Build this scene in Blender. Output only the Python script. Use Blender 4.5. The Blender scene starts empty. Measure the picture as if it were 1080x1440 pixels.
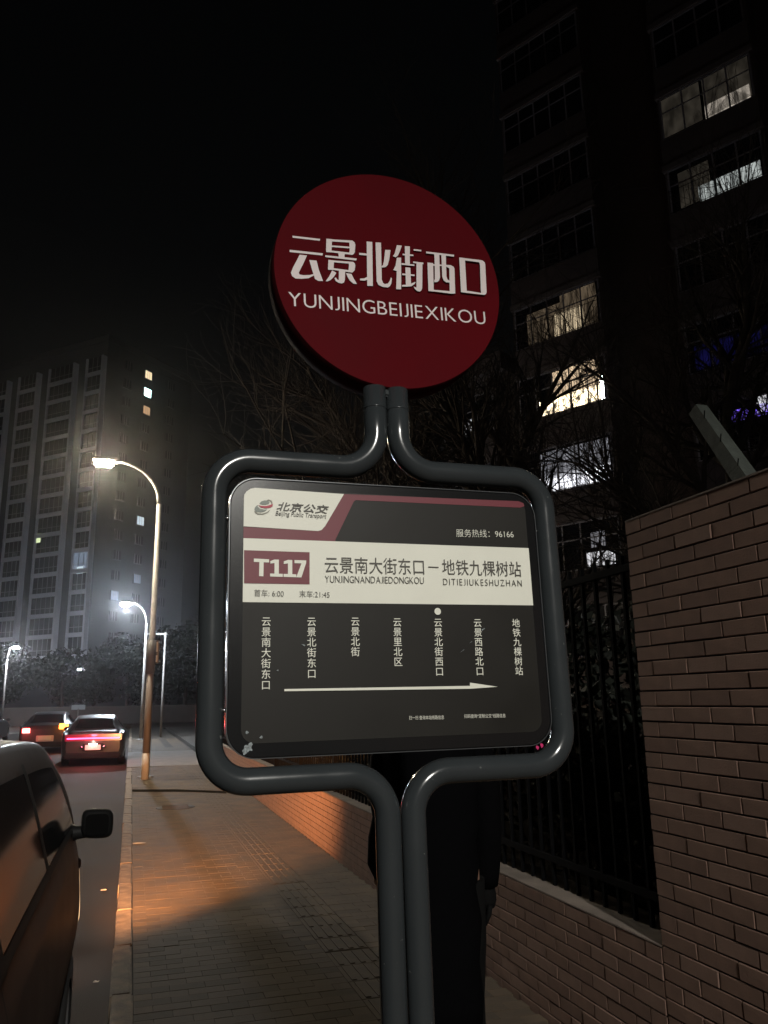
import bpy, bmesh, math, random
from mathutils import Vector, Matrix
random.seed(7)
S = bpy.context.scene
COL = S.collection
PI = math.pi

# ------------------------------------------------------------------ camera, world, exposure
EYE = Vector((0.0, 0.0, 1.6))
cd = bpy.data.cameras.new('camera'); cam = bpy.data.objects.new('camera', cd); COL.objects.link(cam)
cd.sensor_fit = 'VERTICAL'; cd.sensor_height = 24.0; cd.lens = 24.0 * 1120 / 1440
cd.clip_start = 0.05; cd.clip_end = 3000
R3 = Matrix(((0.9555, -0.0532, -0.2901), (-0.2945, -0.2240, -0.9290), (-0.0156, 0.9731, -0.2297)))
cam.matrix_world = Matrix.Translation(EYE) @ R3.to_quaternion().to_matrix().to_4x4()
S.camera = cam

W = bpy.data.worlds.new('World'); S.world = W; W.use_nodes = True
nt = W.node_tree; nt.nodes.clear()
wo = nt.nodes.new('ShaderNodeOutputWorld'); bg = nt.nodes.new('ShaderNodeBackground')
sk = nt.nodes.new('ShaderNodeTexSky'); sk.sky_type = 'NISHITA'; sk.sun_disc = False
sk.sun_elevation = math.radians(4); sk.sun_rotation = math.radians(200)
hs = nt.nodes.new('ShaderNodeHueSaturation'); hs.inputs['Saturation'].default_value = 0.35
nt.links.new(sk.outputs[0], hs.inputs['Color']); nt.links.new(hs.outputs[0], bg.inputs[0]); nt.links.new(bg.outputs[0], wo.inputs[0])
bg.inputs[1].default_value = 0.0008
vs = S.view_settings
S.display_settings.display_device = 'sRGB'
vs.view_transform = 'Standard'; vs.look = 'None'; vs.exposure = 0.0; vs.gamma = 1.0; vs.use_curve_mapping = False
S.cycles.use_denoising = True
S.cycles.max_bounces = 6; S.cycles.volume_bounces = 0
S.cycles.sample_clamp_indirect = 3.0

# ------------------------------------------------------------------ materials
MATS = {}
def mat(name, col, rough=0.6, metal=0.0, coat=0.0, noise=None, bump=None, emit=None, es=0.0, spec=0.5):
    if name in MATS: return MATS[name]
    m = bpy.data.materials.new(name); m.use_nodes = True; t = m.node_tree; b = t.nodes['Principled BSDF']
    b.inputs['Base Color'].default_value = (*col, 1); b.inputs['Roughness'].default_value = rough
    b.inputs['Metallic'].default_value = metal; b.inputs['Coat Weight'].default_value = coat; b.inputs['Coat Roughness'].default_value = 0.08
    b.inputs['Specular IOR Level'].default_value = spec
    if noise or bump:
        tc = t.nodes.new('ShaderNodeTexCoord')
    if noise:   # (scale, amount)
        n = t.nodes.new('ShaderNodeTexNoise'); n.inputs['Scale'].default_value = noise[0]; n.inputs['Detail'].default_value = 6
        t.links.new(tc.outputs['Object'], n.inputs['Vector'])
        r = t.nodes.new('ShaderNodeMapRange'); r.inputs['From Min'].default_value = .3; r.inputs['From Max'].default_value = .7
        r.inputs['To Min'].default_value = 1 - noise[1]; r.inputs['To Max'].default_value = 1 + noise[1]
        t.links.new(n.outputs[0], r.inputs['Value'])
        x = t.nodes.new('ShaderNodeVectorMath'); x.operation = 'SCALE'; x.inputs[0].default_value = col
        t.links.new(r.outputs[0], x.inputs['Scale']); t.links.new(x.outputs[0], b.inputs['Base Color'])
        rr = t.nodes.new('ShaderNodeMapRange'); rr.inputs['To Min'].default_value = max(.05, rough - .12); rr.inputs['To Max'].default_value = min(1, rough + .12)
        t.links.new(n.outputs[0], rr.inputs['Value']); t.links.new(rr.outputs[0], b.inputs['Roughness'])
    if bump:
        n2 = t.nodes.new('ShaderNodeTexNoise'); n2.inputs['Scale'].default_value = bump[0]; n2.inputs['Detail'].default_value = 5
        t.links.new(tc.outputs['Object'], n2.inputs['Vector'])
        bp = t.nodes.new('ShaderNodeBump'); bp.inputs['Strength'].default_value = bump[1]; bp.inputs['Distance'].default_value = bump[2] if len(bump) > 2 else .01
        t.links.new(n2.outputs[0], bp.inputs['Height']); t.links.new(bp.outputs[0], b.inputs['Normal'])
    if emit:
        b.inputs['Emission Color'].default_value = (*emit, 1); b.inputs['Emission Strength'].default_value = es
    MATS[name] = m
    return m

def lit_window(name, col, es, scale=(3, 3, .6), lo=.2, cut=.35):
    """a lit room seen through its glass: curtains and furniture make it uneven"""
    m = bpy.data.materials.new(name); m.use_nodes = True; t = m.node_tree; b = t.nodes['Principled BSDF']
    b.inputs['Base Color'].default_value = (.02, .02, .02, 1); b.inputs['Roughness'].default_value = .3
    tc = t.nodes.new('ShaderNodeTexCoord'); mp = t.nodes.new('ShaderNodeMapping'); mp.inputs['Scale'].default_value = scale
    n = t.nodes.new('ShaderNodeTexNoise'); n.inputs['Scale'].default_value = 1.6; n.inputs['Detail'].default_value = 3
    r = t.nodes.new('ShaderNodeMapRange'); r.inputs['From Min'].default_value = cut; r.inputs['From Max'].default_value = .68
    r.inputs['To Min'].default_value = lo * es; r.inputs['To Max'].default_value = es
    t.links.new(tc.outputs['Object'], mp.inputs[0]); t.links.new(mp.outputs[0], n.inputs['Vector']); t.links.new(n.outputs[0], r.inputs['Value'])
    b.inputs['Emission Color'].default_value = (*col, 1); t.links.new(r.outputs[0], b.inputs['Emission Strength'])
    MATS[name] = m
    return m

# ------------------------------------------------------------------ mesh helpers
class MB:
    def __init__(s): s.v = []; s.f = []; s.sm = []
    def add(s, vs_, fs_, smooth=False):
        o = len(s.v); s.v += [tuple(p) for p in vs_]; s.f += [tuple(i + o for i in q) for q in fs_]; s.sm += [smooth] * len(fs_)
        return s
    def box(s, x0, x1, y0, y1, z0, z1, b=0.0):
        if b <= 0:
            P = [(x, y, z) for z in (z0, z1) for y in (y0, y1) for x in (x0, x1)]
            return s.add(P, [(0, 2, 3, 1), (4, 5, 7, 6), (0, 1, 5, 4), (2, 6, 7, 3), (0, 4, 6, 2), (1, 3, 7, 5)])
        bm = bmesh.new(); bmesh.ops.create_cube(bm, size=1)
        for q in bm.verts: q.co = Vector(((x0 + x1) / 2 + q.co.x * (x1 - x0), (y0 + y1) / 2 + q.co.y * (y1 - y0), (z0 + z1) / 2 + q.co.z * (z1 - z0)))
        bmesh.ops.bevel(bm, geom=bm.edges[:], offset=b, segments=2, affect='EDGES')
        bm.verts.index_update(); s.add([q.co[:] for q in bm.verts], [[q.index for q in f.verts] for f in bm.faces]); bm.free(); return s
    def tube(s, pts, rad, n=12, cap=True, smooth=True):
        pts = [Vector(p) for p in pts]
        if not hasattr(rad, '__len__'): rad = [rad] * len(pts)
        V = []; up = None
        for i, p in enumerate(pts):
            a = pts[max(i - 1, 0)]; c = pts[min(i + 1, len(pts) - 1)]; d = (c - a)
            d = d.normalized() if d.length > 1e-9 else Vector((0, 0, 1))
            if up is None:
                up = Vector((0, 1, 0)) if abs(d.y) < .9 else Vector((1, 0, 0))
            side = d.cross(up).normalized(); up = side.cross(d).normalized()
            for k in range(n):
                t = 2 * PI * k / n; V.append(p + (side * math.cos(t) + up * math.sin(t)) * rad[i])
        F = []
        for i in range(len(pts) - 1):
            for k in range(n):
                k2 = (k + 1) % n; F.append((i * n + k, i * n + k2, (i + 1) * n + k2, (i + 1) * n + k))
        s.add(V, F, smooth)
        if cap:
            s.f.append(tuple(range(len(s.v) - len(V) + n - 1, len(s.v) - len(V) - 1, -1))); s.sm.append(False)
            s.f.append(tuple(range(len(s.v) - n, len(s.v)))); s.sm.append(False)
        return s
    def lathe(s, prof, c=(0, 0, 0), axis='z', n=24, smooth=True):
        V = []; F = []
        for (r, h) in prof:
            for k in range(n):
                t = 2 * PI * k / n; a, b_ = r * math.cos(t), r * math.sin(t)
                V.append({'z': (c[0] + a, c[1] + b_, c[2] + h), 'x': (c[0] + h, c[1] + a, c[2] + b_), 'y': (c[0] + a, c[1] + h, c[2] + b_)}[axis])
        for i in range(len(prof) - 1):
            for k in range(n):
                k2 = (k + 1) % n; F.append((i * n + k, i * n + k2, (i + 1) * n + k2, (i + 1) * n + k))
        return s.add(V, F, smooth)
    def poly(s, uv, y, thick=0.0):
        """polygon in the local XZ plane facing -Y"""
        a = sum(uv[i][0] * uv[(i + 1) % len(uv)][1] - uv[(i + 1) % len(uv)][0] * uv[i][1] for i in range(len(uv)))
        if a < 0: uv = uv[::-1]
        n = len(uv)
        if thick <= 0: return s.add([(u, y, v) for u, v in uv], [tuple(range(n))])
        V = [(u, y, v) for u, v in uv] + [(u, y + thick, v) for u, v in uv]
        return s.add(V, [tuple(range(n)), tuple(range(2 * n - 1, n - 1, -1))] + [(i, i + n, (i + 1) % n + n, (i + 1) % n) for i in range(n)])
    def mesh(s, name):
        m = bpy.data.meshes.new(name); m.from_pydata(s.v, [], s.f)
        m.polygons.foreach_set('use_smooth', s.sm); m.update(); return m
    def build(s, name, material, parent=None, loc=None):
        m = s.mesh(name)
        for q in (material if isinstance(material, (list, tuple)) else [material]): m.materials.append(q)
        o = bpy.data.objects.new(name, m); COL.objects.link(o); o.parent = parent
        if loc: o.location = loc
        return o
def fixn(o):
    bm = bmesh.new(); bm.from_mesh(o.data); bmesh.ops.recalc_face_normals(bm, faces=bm.faces[:]); bm.to_mesh(o.data); bm.free(); return o
def tag(o, label=None, cat=None, group=None, kind=None):
    if label: o['label'] = label
    if cat: o['category'] = cat
    if group: o['group'] = group
    if kind: o['kind'] = kind
    return o
def thing(name, label, cat, loc=(0, 0, 0), rz=0.0, group=None):
    o = bpy.data.objects.new(name, None); COL.objects.link(o); o.location = loc; o.rotation_euler = (0, 0, rz); o.empty_display_size = .2
    return tag(o, label, cat, group)
def piece(name, mesh, material, parent, loc=(0, 0, 0)):
    o = bpy.data.objects.new(name, mesh); COL.objects.link(o); o.parent = parent; o.location = loc
    if material and not mesh.materials: mesh.materials.append(material)
    return o
def copy_tree(o, parent=None):
    c = o.copy(); COL.objects.link(c); c.parent = parent
    for ch in [q for q in o.children]: copy_tree(ch, c)
    return c
def rrect(u0, v0, u1, v1, r, seg=6):
    r = r if hasattr(r, '__len__') else (r,) * 4      # bl, br, tr, tl
    out = []
    for (cx, cy, rr, a0) in ((u0 + r[0], v0 + r[0], r[0], PI), (u1 - r[1], v0 + r[1], r[1], 1.5 * PI), (u1 - r[2], v1 - r[2], r[2], 0), (u0 + r[3], v1 - r[3], r[3], .5 * PI)):
        for k in range(seg + 1):
            a = a0 + .5 * PI * k / seg; out.append((cx + rr * math.cos(a), cy + rr * math.sin(a)))
            if rr < 1e-6: break
    return out
def smooth_path(ctrl, r=.05, seg=8):
    """polyline with rounded corners"""
    P = [Vector(p) for p in ctrl]; out = [P[0]]
    for i in range(1, len(P) - 1):
        a = (P[i - 1] - P[i]); b = (P[i + 1] - P[i]); rr = r[i] if hasattr(r, '__len__') else r
        ang = a.angle(b); d = min(rr / math.tan(ang / 2), a.length * .49999, b.length * .49999)
        p0 = P[i] + a.normalized() * d; p1 = P[i] + b.normalized() * d
        rad = d * math.tan(ang / 2); bis = (a.normalized() + b.normalized()).normalized(); c = P[i] + bis * (rad / math.sin(ang / 2))
        v0 = p0 - c; v1 = p1 - c; tot = v0.angle(v1); ax = v0.cross(v1).normalized()
        for k in range(seg + 1): out.append(c + Matrix.Rotation(tot * k / seg, 3, ax) @ v0)
    out.append(P[-1]); return out

# ------------------------------------------------------------------ common materials
M_asph = mat('asphalt', (.034, .024, .018), .85, noise=(1.4, .3), bump=(160, .5, .006), spec=.2)
M_soil = mat('soil', (.05, .042, .035), .95, noise=(.7, .3), bump=(20, .6, .05))
M_paver = mat('concrete_paver', (.084, .058, .035), .85, noise=(3, .38), bump=(90, .35, .004))
M_paver2 = mat('worn_paver', (.070, .048, .030), .88, noise=(3, .4), bump=(90, .35, .004))
M_joint = mat('sand_joint', (.035, .028, .02), .95)
M_tact = mat('tactile_tile', (.084, .058, .033), .82, noise=(8, .25), bump=(80, .3, .004))
M_kerb = mat('granite_kerb', (.17, .13, .095), .85, noise=(7, .6), bump=(60, .5, .008))
M_brick = [mat('wall_brick', (.225, .138, .104), .9, noise=(9, .16), bump=(120, .3, .004)), mat('wall_brick_dark', (.19, .115, .088), .9, noise=(9, .18), bump=(120, .3, .004)),
           mat('wall_brick_pale', (.25, .158, .122), .88, noise=(9, .15), bump=(120, .3, .004))]
M_mortar = mat('mortar', (.03, .022, .018), .95)
M_cap = mat('cement_render', (.19, .155, .13), .9, noise=(6, .25), bump=(40, .4, .006))
M_iron = mat('black_iron', (.0035, .0035, .004), .9, spec=.05)
M_tube = mat('grey_powder_coat', (.032, .037, .040), .20, noise=(9, .05))
_t = M_tube.node_tree; _b = _t.nodes['Principled BSDF']; _n = _t.nodes.new('ShaderNodeTexNoise'); _n.inputs['Scale'].default_value = 55; _n.inputs['Detail'].default_value = 3
_c = _t.nodes.new('ShaderNodeTexCoord'); _t.links.new(_c.outputs['Object'], _n.inputs['Vector']); _m = _t.nodes.new('ShaderNodeMapRange'); _m.inputs['From Min'].default_value = .72; _m.inputs['From Max'].default_value = .78
_t.links.new(_n.outputs[0], _m.inputs['Value']); _x = _t.nodes.new('ShaderNodeMix'); _x.data_type = 'RGBA'; _x.inputs['B'].default_value = (.16, .165, .16, 1)
_t.links.new(_b.inputs['Base Color'].links[0].from_socket, _x.inputs['A']); _t.links.new(_m.outputs[0], _x.inputs['Factor']); _t.links.new(_x.outputs['Result'], _b.inputs['Base Color'])
M_bezel = mat('bezel_black', (.007, .0072, .0078), .22, coat=.3)
M_pk = mat('print_black', (.010, .0088, .0066), .5, noise=(6, .12), spec=.28)
M_pw = mat('print_white', (.80, .80, .70), .5, noise=(9, .03))
M_pm = mat('print_maroon', (.150, .014, .026), .5)
M_pd = mat('print_dark_text', (.07, .065, .055), .5)
M_pg = mat('print_grey_green', (.20, .23, .20), .5)
M_plate = mat('red_plate', (.084, .0028, .0055), .6, noise=(5, .07), spec=.03)
M_rim = mat('red_plate_rim', (.028, .003, .004), .8, noise=(25, .3), spec=.03)
M_char = mat('plate_lettering', (.74, .65, .64), .5)
M_steel = mat('galvanised_pole', (.22, .21, .20), .6, metal=.1, noise=(8, .15))
M_glassd = mat('dark_glass', (.008, .009, .010), .08, spec=.35)
M_rubber = mat('rubber', (.012, .012, .012), .8)
M_trim = mat('black_trim', (.008, .008, .008), .6, spec=.2)
M_chrome = mat('chrome', (.5, .5, .5), .15, metal=1)

# ------------------------------------------------------------------ the setting
ground = MB().box(-1500, 1500, -200, 2500, -.4, -.20).build('ground', M_soil); tag(ground, kind='structure')
road = MB().box(-11.0, -.030, -30, 62, -.19, -.12).build('road', M_asph); tag(road, kind='structure')
cross = MB().box(-70, 70, 62, 76, -.19, -.123).build('cross_street', M_asph); tag(cross, kind='structure')
far_pave = MB().box(-17, -11.0, -30, 61, -.19, -.0).build('far_pavement', M_paver2); tag(far_pave, kind='structure')
lm = mat('road_paint', (.55, .54, .5), .7, noise=(14, .35))
for yy in (6, 12, 18, 24, 30, 36, 42, 48):
    q = MB().box(-5.0, -4.85, yy, yy + 2.4, -.119, -.116).build('lane_marking', lm, road)
MB().box(-10.6, -10.48, -10, 58, -.119, -.116).build('edge_marking', lm, road)
MB().box(-9.5, -.6, 58.2, 58.6, -.119, -.116).build('stop_line', lm, road)

side = MB().box(.095, 2.115, -12, 60, -.19, -.022).build('sidewalk', M_joint); tag(side, kind='structure')
back_yard = MB().box(2.41, 60, -12, 61, -.19, -.03).build('courtyard_ground', M_soil); tag(back_yard, kind='structure')
drive = MB().box(-.03, 2.115, 22.6, 29.5, -.022, .0125).build('driveway', mat('pale_concrete', (.20, .18, .17), .85, noise=(3, .2))); tag(drive, kind='structure')
# kerb stones
kerb = MB().box(-.015, .085, -12, 60, -.19, -.02).build('kerb', M_mortar); tag(kerb, kind='structure')
kms = [MB().box(-.027, .092, 0, .985, -.17, .004, .008 + .002 * i).mesh('kerb_stone') for i in range(3)]
for km in kms:
    km.materials.append(M_kerb)
    for q in km.vertices: q.co.x += random.uniform(-.003, .003); q.co.z += random.uniform(-.002, .002)
for i in range(-3, 58):
    o = piece('kerb_stone', kms[i % 3], None, kerb, (random.uniform(-.004, .004), i + .25, random.uniform(-.004, .004)))
    o.rotation_euler.z = random.uniform(-.003, .003)
# pavers
pms = []
for i in range(6):
    m = MB().box(.0008, .1992, .0008, .0992, -.05, 0, .0015)
    me = m.mesh('paver')
    me.materials.append(M_paver if i % 3 else M_paver2)
    pms.append(me)
spots = []
TX0, TX1 = 1.295, 1.595      # tactile strip
y = -1.0
rest = MB()
near = []
row = 0
while y < 40:
    x = .097 - (.1 if row % 2 else 0)
    while x < 2.11:
        xa, xb = max(x, .097), min(x + .2, 2.113)
        if xa < TX0 < xb: xb = TX0
        if xa < TX1 < xb: xa = TX1
        if xb - xa > .02 and not (xa >= TX0 - .001 and xb <= TX1 + .001):
            z = random.gauss(0, .0008)
            vis = y > 3.9
            near.append((y if vis else 100 + abs(y), x, z, xa, xb, y))
        x += .2
    y += .1; row += 1
near.sort()
for k, (_, x, z, xa, xb, yy) in enumerate(near):
    if k < 290 and xb - xa > .19:
        piece('paver', pms[random.randrange(6)], None, side, (x, yy, z))
    else:
        a, b, c, d = xa + .001, xb - .001, yy + .001, yy + .099
        rest.add([(a, c, z), (b, c, z), (b, d, z), (a, d, z), (a, c, -.022), (b, c, -.022), (b, d, -.022), (a, d, -.022)],
                 [(0, 1, 2, 3), (0, 4, 5, 1), (1, 5, 6, 2), (2, 6, 7, 3), (3, 7, 4, 0)])
o = rest.build('paver_field', [M_paver], side); tag(o, kind='stuff')
tm = MB().box(.003, .297, .003, .297, -.05, .0, .002)
for k in range(4): tm.box(.03 + k * .07, .06 + k * .07, .02, .28, -.001, .005)
tmesh = tm.mesh('tactile_tile'); tmesh.materials.append(M_tact)
for k in range(110): piece('tactile_tile', tmesh, None, side, (TX0 - .0, -1 + k * .3, random.gauss(0, .0012)))
mh = MB().lathe([(0, .004), (.29, .004), (.30, 0), (.30, -.03)], n=28)
for k in range(-4, 5): mh.box(-.2, .2, k * .055 - .008, k * .055 + .008, .003, .0075)
o = mh.build('manhole_cover', mat('cast_iron', (.03, .027, .025), .6, metal=.5, bump=(60, .3)), None, (.75, 13.7, .004)); tag(o, 'round dark iron cover set in the pavement beyond the sign', 'manhole cover')
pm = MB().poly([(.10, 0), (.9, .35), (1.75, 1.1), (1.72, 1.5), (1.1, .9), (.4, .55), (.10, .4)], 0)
o = pm.build('shadow_streak', mat('streak_shade', (.02, .016, .012), 1.0, spec=.0), side); o.rotation_euler = (-PI / 2, 0, 0); o.scale = (1, 1, -1); o.location = (0, 16.8, .0065)  # flat dark strip painting a cast shadow across the pavement

# ------------------------------------------------------------------ brick wall
WX = 2.12
def course_field(wall, y0, y1, z0, z1, limit_y):
    pass
wall = thing('brick_wall', 'tall brown brick wall pier beside the sign with its low brick plinth running on', 'wall', (WX, 0, 0))
MB().box(.008, .272, -6, 3.078, -.1, 2.372).build('wall_core', M_mortar, wall)
MB().box(.008, .272, 3.078, 26, -.1, .598).build('plinth_core', M_mortar, wall)
PIT, CR = .2245, .0632
bms = []
for i in range(9):
    m = MB(); dx = random.uniform(-.0015, .0015)
    y0, y1, z0, z1 = .0032, PIT - .0032, .0034, CR - .0034
    e = .0018
    V = [(dx, y0 + e, z0 + e), (dx, y1 - e, z0 + e), (dx, y1 - e, z1 - e), (dx, y0 + e, z1 - e), (e + dx, y0, z0), (e + dx, y1, z0), (e + dx, y1, z1), (e + dx, y0, z1), (.03, y0, z0), (.03, y1, z0), (.03, y1, z1), (.03, y0, z1)]
    V = [(a + random.uniform(-.0006, .0006), b + random.uniform(-.001, .001), c + random.uniform(-.0007, .0007)) for a, b, c in V]
    F = [(0, 3, 2, 1), (0, 1, 5, 4), (1, 2, 6, 5), (2, 3, 7, 6), (3, 0, 4, 7), (4, 5, 9, 8), (5, 6, 10, 9), (6, 7, 11, 10), (7, 4, 8, 11)]
    m.add(V, F); me = m.mesh('brick'); me.materials.append(M_brick[(0, 0, 1, 2, 0, 1, 0, 2, 0)[i]]); bms.append(me)
far = MB(); cnt = 0; cand = []
TOP = 2.378
for r in range(38):
    zt = TOP - (r + 1) * CR
    off = 0 if r % 2 else PIT / 2
    yy = 3.083 - off
    while yy > -3:
        ya = yy - PIT
        cand.append((zt, ya, yy, 1)); yy = ya
    if off: cand.append((zt, 3.083 - PIT / 2, 3.083, 2))
for r in range(10):
    zt = .598 - (r + 1) * CR
    off = 0 if r % 2 else PIT / 2
    yy = 3.086 + off
    if off: cand.append((zt, 3.086, 3.086 + PIT / 2, 2))
    while yy < 25.7:
        cand.append((zt, yy, yy + PIT, 1)); yy += PIT
def rank(c):
    zt, ya, yb, k = c
    ym = (ya + yb) / 2
    if k == 2: return 1e3
    if ym < 2.15: return 500 + abs(ym)
    return ym * (1.0 if zt > .6 or ym < 3.1 else 1.02)
cand.sort(key=rank)
for k, (zt, ya, yb, kind) in enumerate(cand):
    if k < 296 and kind == 1:
        o = piece('brick', bms[random.randrange(9)], None, wall, (random.uniform(-.001, .001), ya, zt))
    else:
        a = random.uniform(-.0015, .0015); y0, y1, z0, z1 = ya + .0032, yb - .0032, zt + .0034, zt + CR - .0034
        far.add([(a, y0, z0), (a, y1, z0), (a, y1, z1), (a, y0, z1), (.02, y0, z0), (.02, y1, z0), (.02, y1, z1), (.02, y0, z1)],
                [(0, 3, 2, 1), (0, 1, 5, 4), (1, 2, 6, 5), (2, 3, 7, 6), (3, 0, 4, 7)])
o = far.build('brickwork', M_brick[0], wall); tag(o, kind='stuff')
MB().box(-.001, .275, 3.085, 26, .5985, .606, .003).build('plinth_top', M_cap, wall)
MB().box(-.003, .275, -6, 3.083, 2.3725, 2.384, .003).build('coping', M_cap, wall)
# end face bricks of the pier, headers seen from down the street
eb = MB()
for r in range(38):
    zt = TOP - (r + 1) * CR
    if zt < .62: break
    for (a, b) in (((.006, .13), (.134, .27)) if r % 2 else ((.006, .06), (.064, .2), (.204, .27))):
        eb.box(a, b, 3.07, 3.083, zt + .0034, zt + CR - .0034)
o = eb.build('end_brickwork', M_brick[1], wall); tag(o, kind='stuff')

# iron fence on the plinth
fence = thing('iron_fence', 'black iron railing standing on the low brick plinth past the tall pier', 'fence', (WX + .13, 0, .606))
bar = MB().box(-.009, .009, -.009, .009, 0, 1.66).mesh('fence_bar'); bar.materials.append(M_iron)
post = MB().box(-.03, .03, -.03, .03, 0, 1.70, .004).mesh('fence_post'); post.materials.append(M_iron)
yy = 3.2
k = 0
while yy < 22:
    piece('fence_post' if k % 16 == 0 else 'fence_bar', post if k % 16 == 0 else bar, None, fence, (0, yy, 0)); yy += .125; k += 1
for z in (.12, 1.58): MB().box(-.016, .016, 3.1, 22, z, z + .034).build('fence_rail', M_iron, fence)

# slanting concrete arm on top of the wall
arm = thing('barbed_wire_arm', 'short grey concrete arm leaning outward from the top of the brick wall', 'fence arm', (2.30, 2.47, 2.384))
m = MB(); 
p0, p1 = Vector((0, 0, -.0)), Vector((-.02, .24, .42))
d = (p1 - p0).normalized(); sx = Vector((1, 0, 0)); sy = d.cross(sx).normalized()
V = []
for p, w in ((p0, .034), (p1, .029)):
    for a, b in ((-1, -1), (1, -1), (1, 1), (-1, 1)): V.append(p + sx * a * w + sy * b * w)
m.add(V, [(0, 1, 2, 3), (7, 6, 5, 4), (0, 4, 5, 1), (1, 5, 6, 2), (2, 6, 7, 3), (3, 7, 4, 0)])
o = m.build('concrete_bar', mat('grey_concrete', (.07, .08, .07), .85, noise=(20, .25), bump=(90, .4)), arm); fixn(o)
for t in (.25, .55, .85):
    w = MB(); c = p0.lerp(p1, t) + Vector((-.03, -.03, 0)); w.tube([c + Vector((-.02, -.03, .02)), c, c + Vector((.05, .0, 0))], .0025, 6)
    w.build('wire_hook', M_iron, arm)

# ------------------------------------------------------------------ BUS STOP SIGN
U = Vector((0.99992455, 0.00723777, 0.00992534)); V3 = Vector((-0.01010344, 0.02499951, 0.99963641)); N3 = Vector((0.00698701, -0.99966126, 0.02507075))
ORG = Vector((0.55562062, 1.65818387, 1.74917993)) - U * .0155
BASE = ORG - V3 * (ORG.z / V3.z)
HB = (ORG - BASE).length
sign = thing('bus_stop_sign', 'grey twin-tube bus stop sign with a red round plate over a black route board', 'bus stop sign')
sign.matrix_world = Matrix.Translation(BASE) @ Matrix((U, -N3, V3)).transposed().to_4x4()
def vv(v): return v + HB
TR = .0268
HWT, HX = .3925, .0275
for s in (-1, 1):
    vb, vt = vv(-.2985), vv(.3665)
    path = [(s * HX * 1.0, 0, .0), (s * HX, 0, vb), (s * HWT, 0, vb), (s * HWT, 0, vt), (s * HX, 0, vt), (s * HX, 0, vv(.5655))]
    pp = smooth_path([(x, .012, z) for x, y_, z in path], [0, .085, .078, .078, .085, 0], 12)
    MB().tube(pp, TR, 28).build('tube', M_tube, sign)
    MB().lathe([(TR + .0004, 0), (TR + .0012, .0005), (TR + .0012, .0035), (TR + .0004, .004)], (s * HX, .012, vv(.512)), n=28).build('collar', M_tube, sign)
    MB().lathe([(0, .008), (.05, .008), (.05, 0)], (s * HX, .012, .004), n=24).build('foot_plate', M_tube, sign)
wb = MB()
for s in (-1, 1):
    for v in (.235, -.160):
        wb.tube([(s * .356, .008, vv(v)), (s * .372, .008, vv(v))], .0045, 10)
wb.build('fixing_bolt', M_chrome, sign)

# route board
board = MB()
outer = rrect(-.360, -.2545, .360, .3235, .058, 10)
board.poly([(u, vv(v)) for u, v in outer], 0, .045)
brd = board.build('route_board', M_bezel, sign)
bvm = brd.modifiers.new('soft', 'BEVEL'); bvm.width = .0025; bvm.segments = 2; bvm.limit_method = 'ANGLE'
lip = MB()
o2 = rrect(-.3618, -.2563, .3618, .3253, .0598, 10)
for a_, b_ in ((outer, o2),):
    n = len(a_)
    V = [(u * .999, -.0012, vv(v)) for u, v in a_] + [(u, -.0012, vv(v)) for u, v in b_] + [(u, .012, vv(v)) for u, v in b_]
    F = [(i, (i + 1) % n, (i + 1) % n + n, i + n)[::-1] for i in range(n)] + [(i + n, (i + 1) % n + n, (i + 1) % n + 2 * n, i + 2 * n)[::-1] for i in range(n)]
    lip.add(V, F)
fixn(lip.build('board_edge', mat('edge_metal', (.10, .105, .11), .3, metal=.6), brd))

NB = [0]
def flat(name, polys, material, parent, y=-.002, label=None):
    m = MB()
    for k, p in enumerate(polys): m.poly([(u, vv(v)) for u, v in p], y - k * .00012)
    o = m.build(name, material, parent)
    if label: o['label'] = label
    return o
flat('print_panel', [rrect(-.3315, -.2262, .3365, .3025, (.028, .028, .02, .024), 8)], M_pk, brd, -.0008)
# maroon stripe behind the white tab
flat('maroon_stripe', [[(-.3315, .1908), (-.3315, .235), (-0.3306, 0.2155), (-0.1705, 0.2124), (-0.1545, 0.2242), (-0.1104, 0.2993), (0.3206, 0.3048), (0.3334, 0.3002), (0.3347, 0.2932), (0.3231, 0.2891), (-0.0836, 0.2867), (-0.0886, 0.2823), (-0.1326, 0.1932), (-.13, .1908)]], M_pm, brd, -.0016)
flat('logo_tab', [[(-.3315, .2165), (-0.1705, 0.2124), (-0.1626, 0.2151), (-0.1545, 0.2242), (-0.1104, 0.2993), (-.3075, .3025), (-.3175, .300), (-.326, .2935), (-.3306, .286), (-.3315, .278)]], M_pw, brd, -.0022)
flat('white_band', [[(-.3315, .1908), (-.3315, .0555), (.3370, .0555), (.3370, .1908)]], M_pw, brd, -.0022)
flat('route_number_box', [[(-0.3300, 0.1648), (-0.1899, 0.1645), (-0.1905, 0.0949), (-0.3292, 0.0946)]], M_pm, brd, -.0032)

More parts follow.
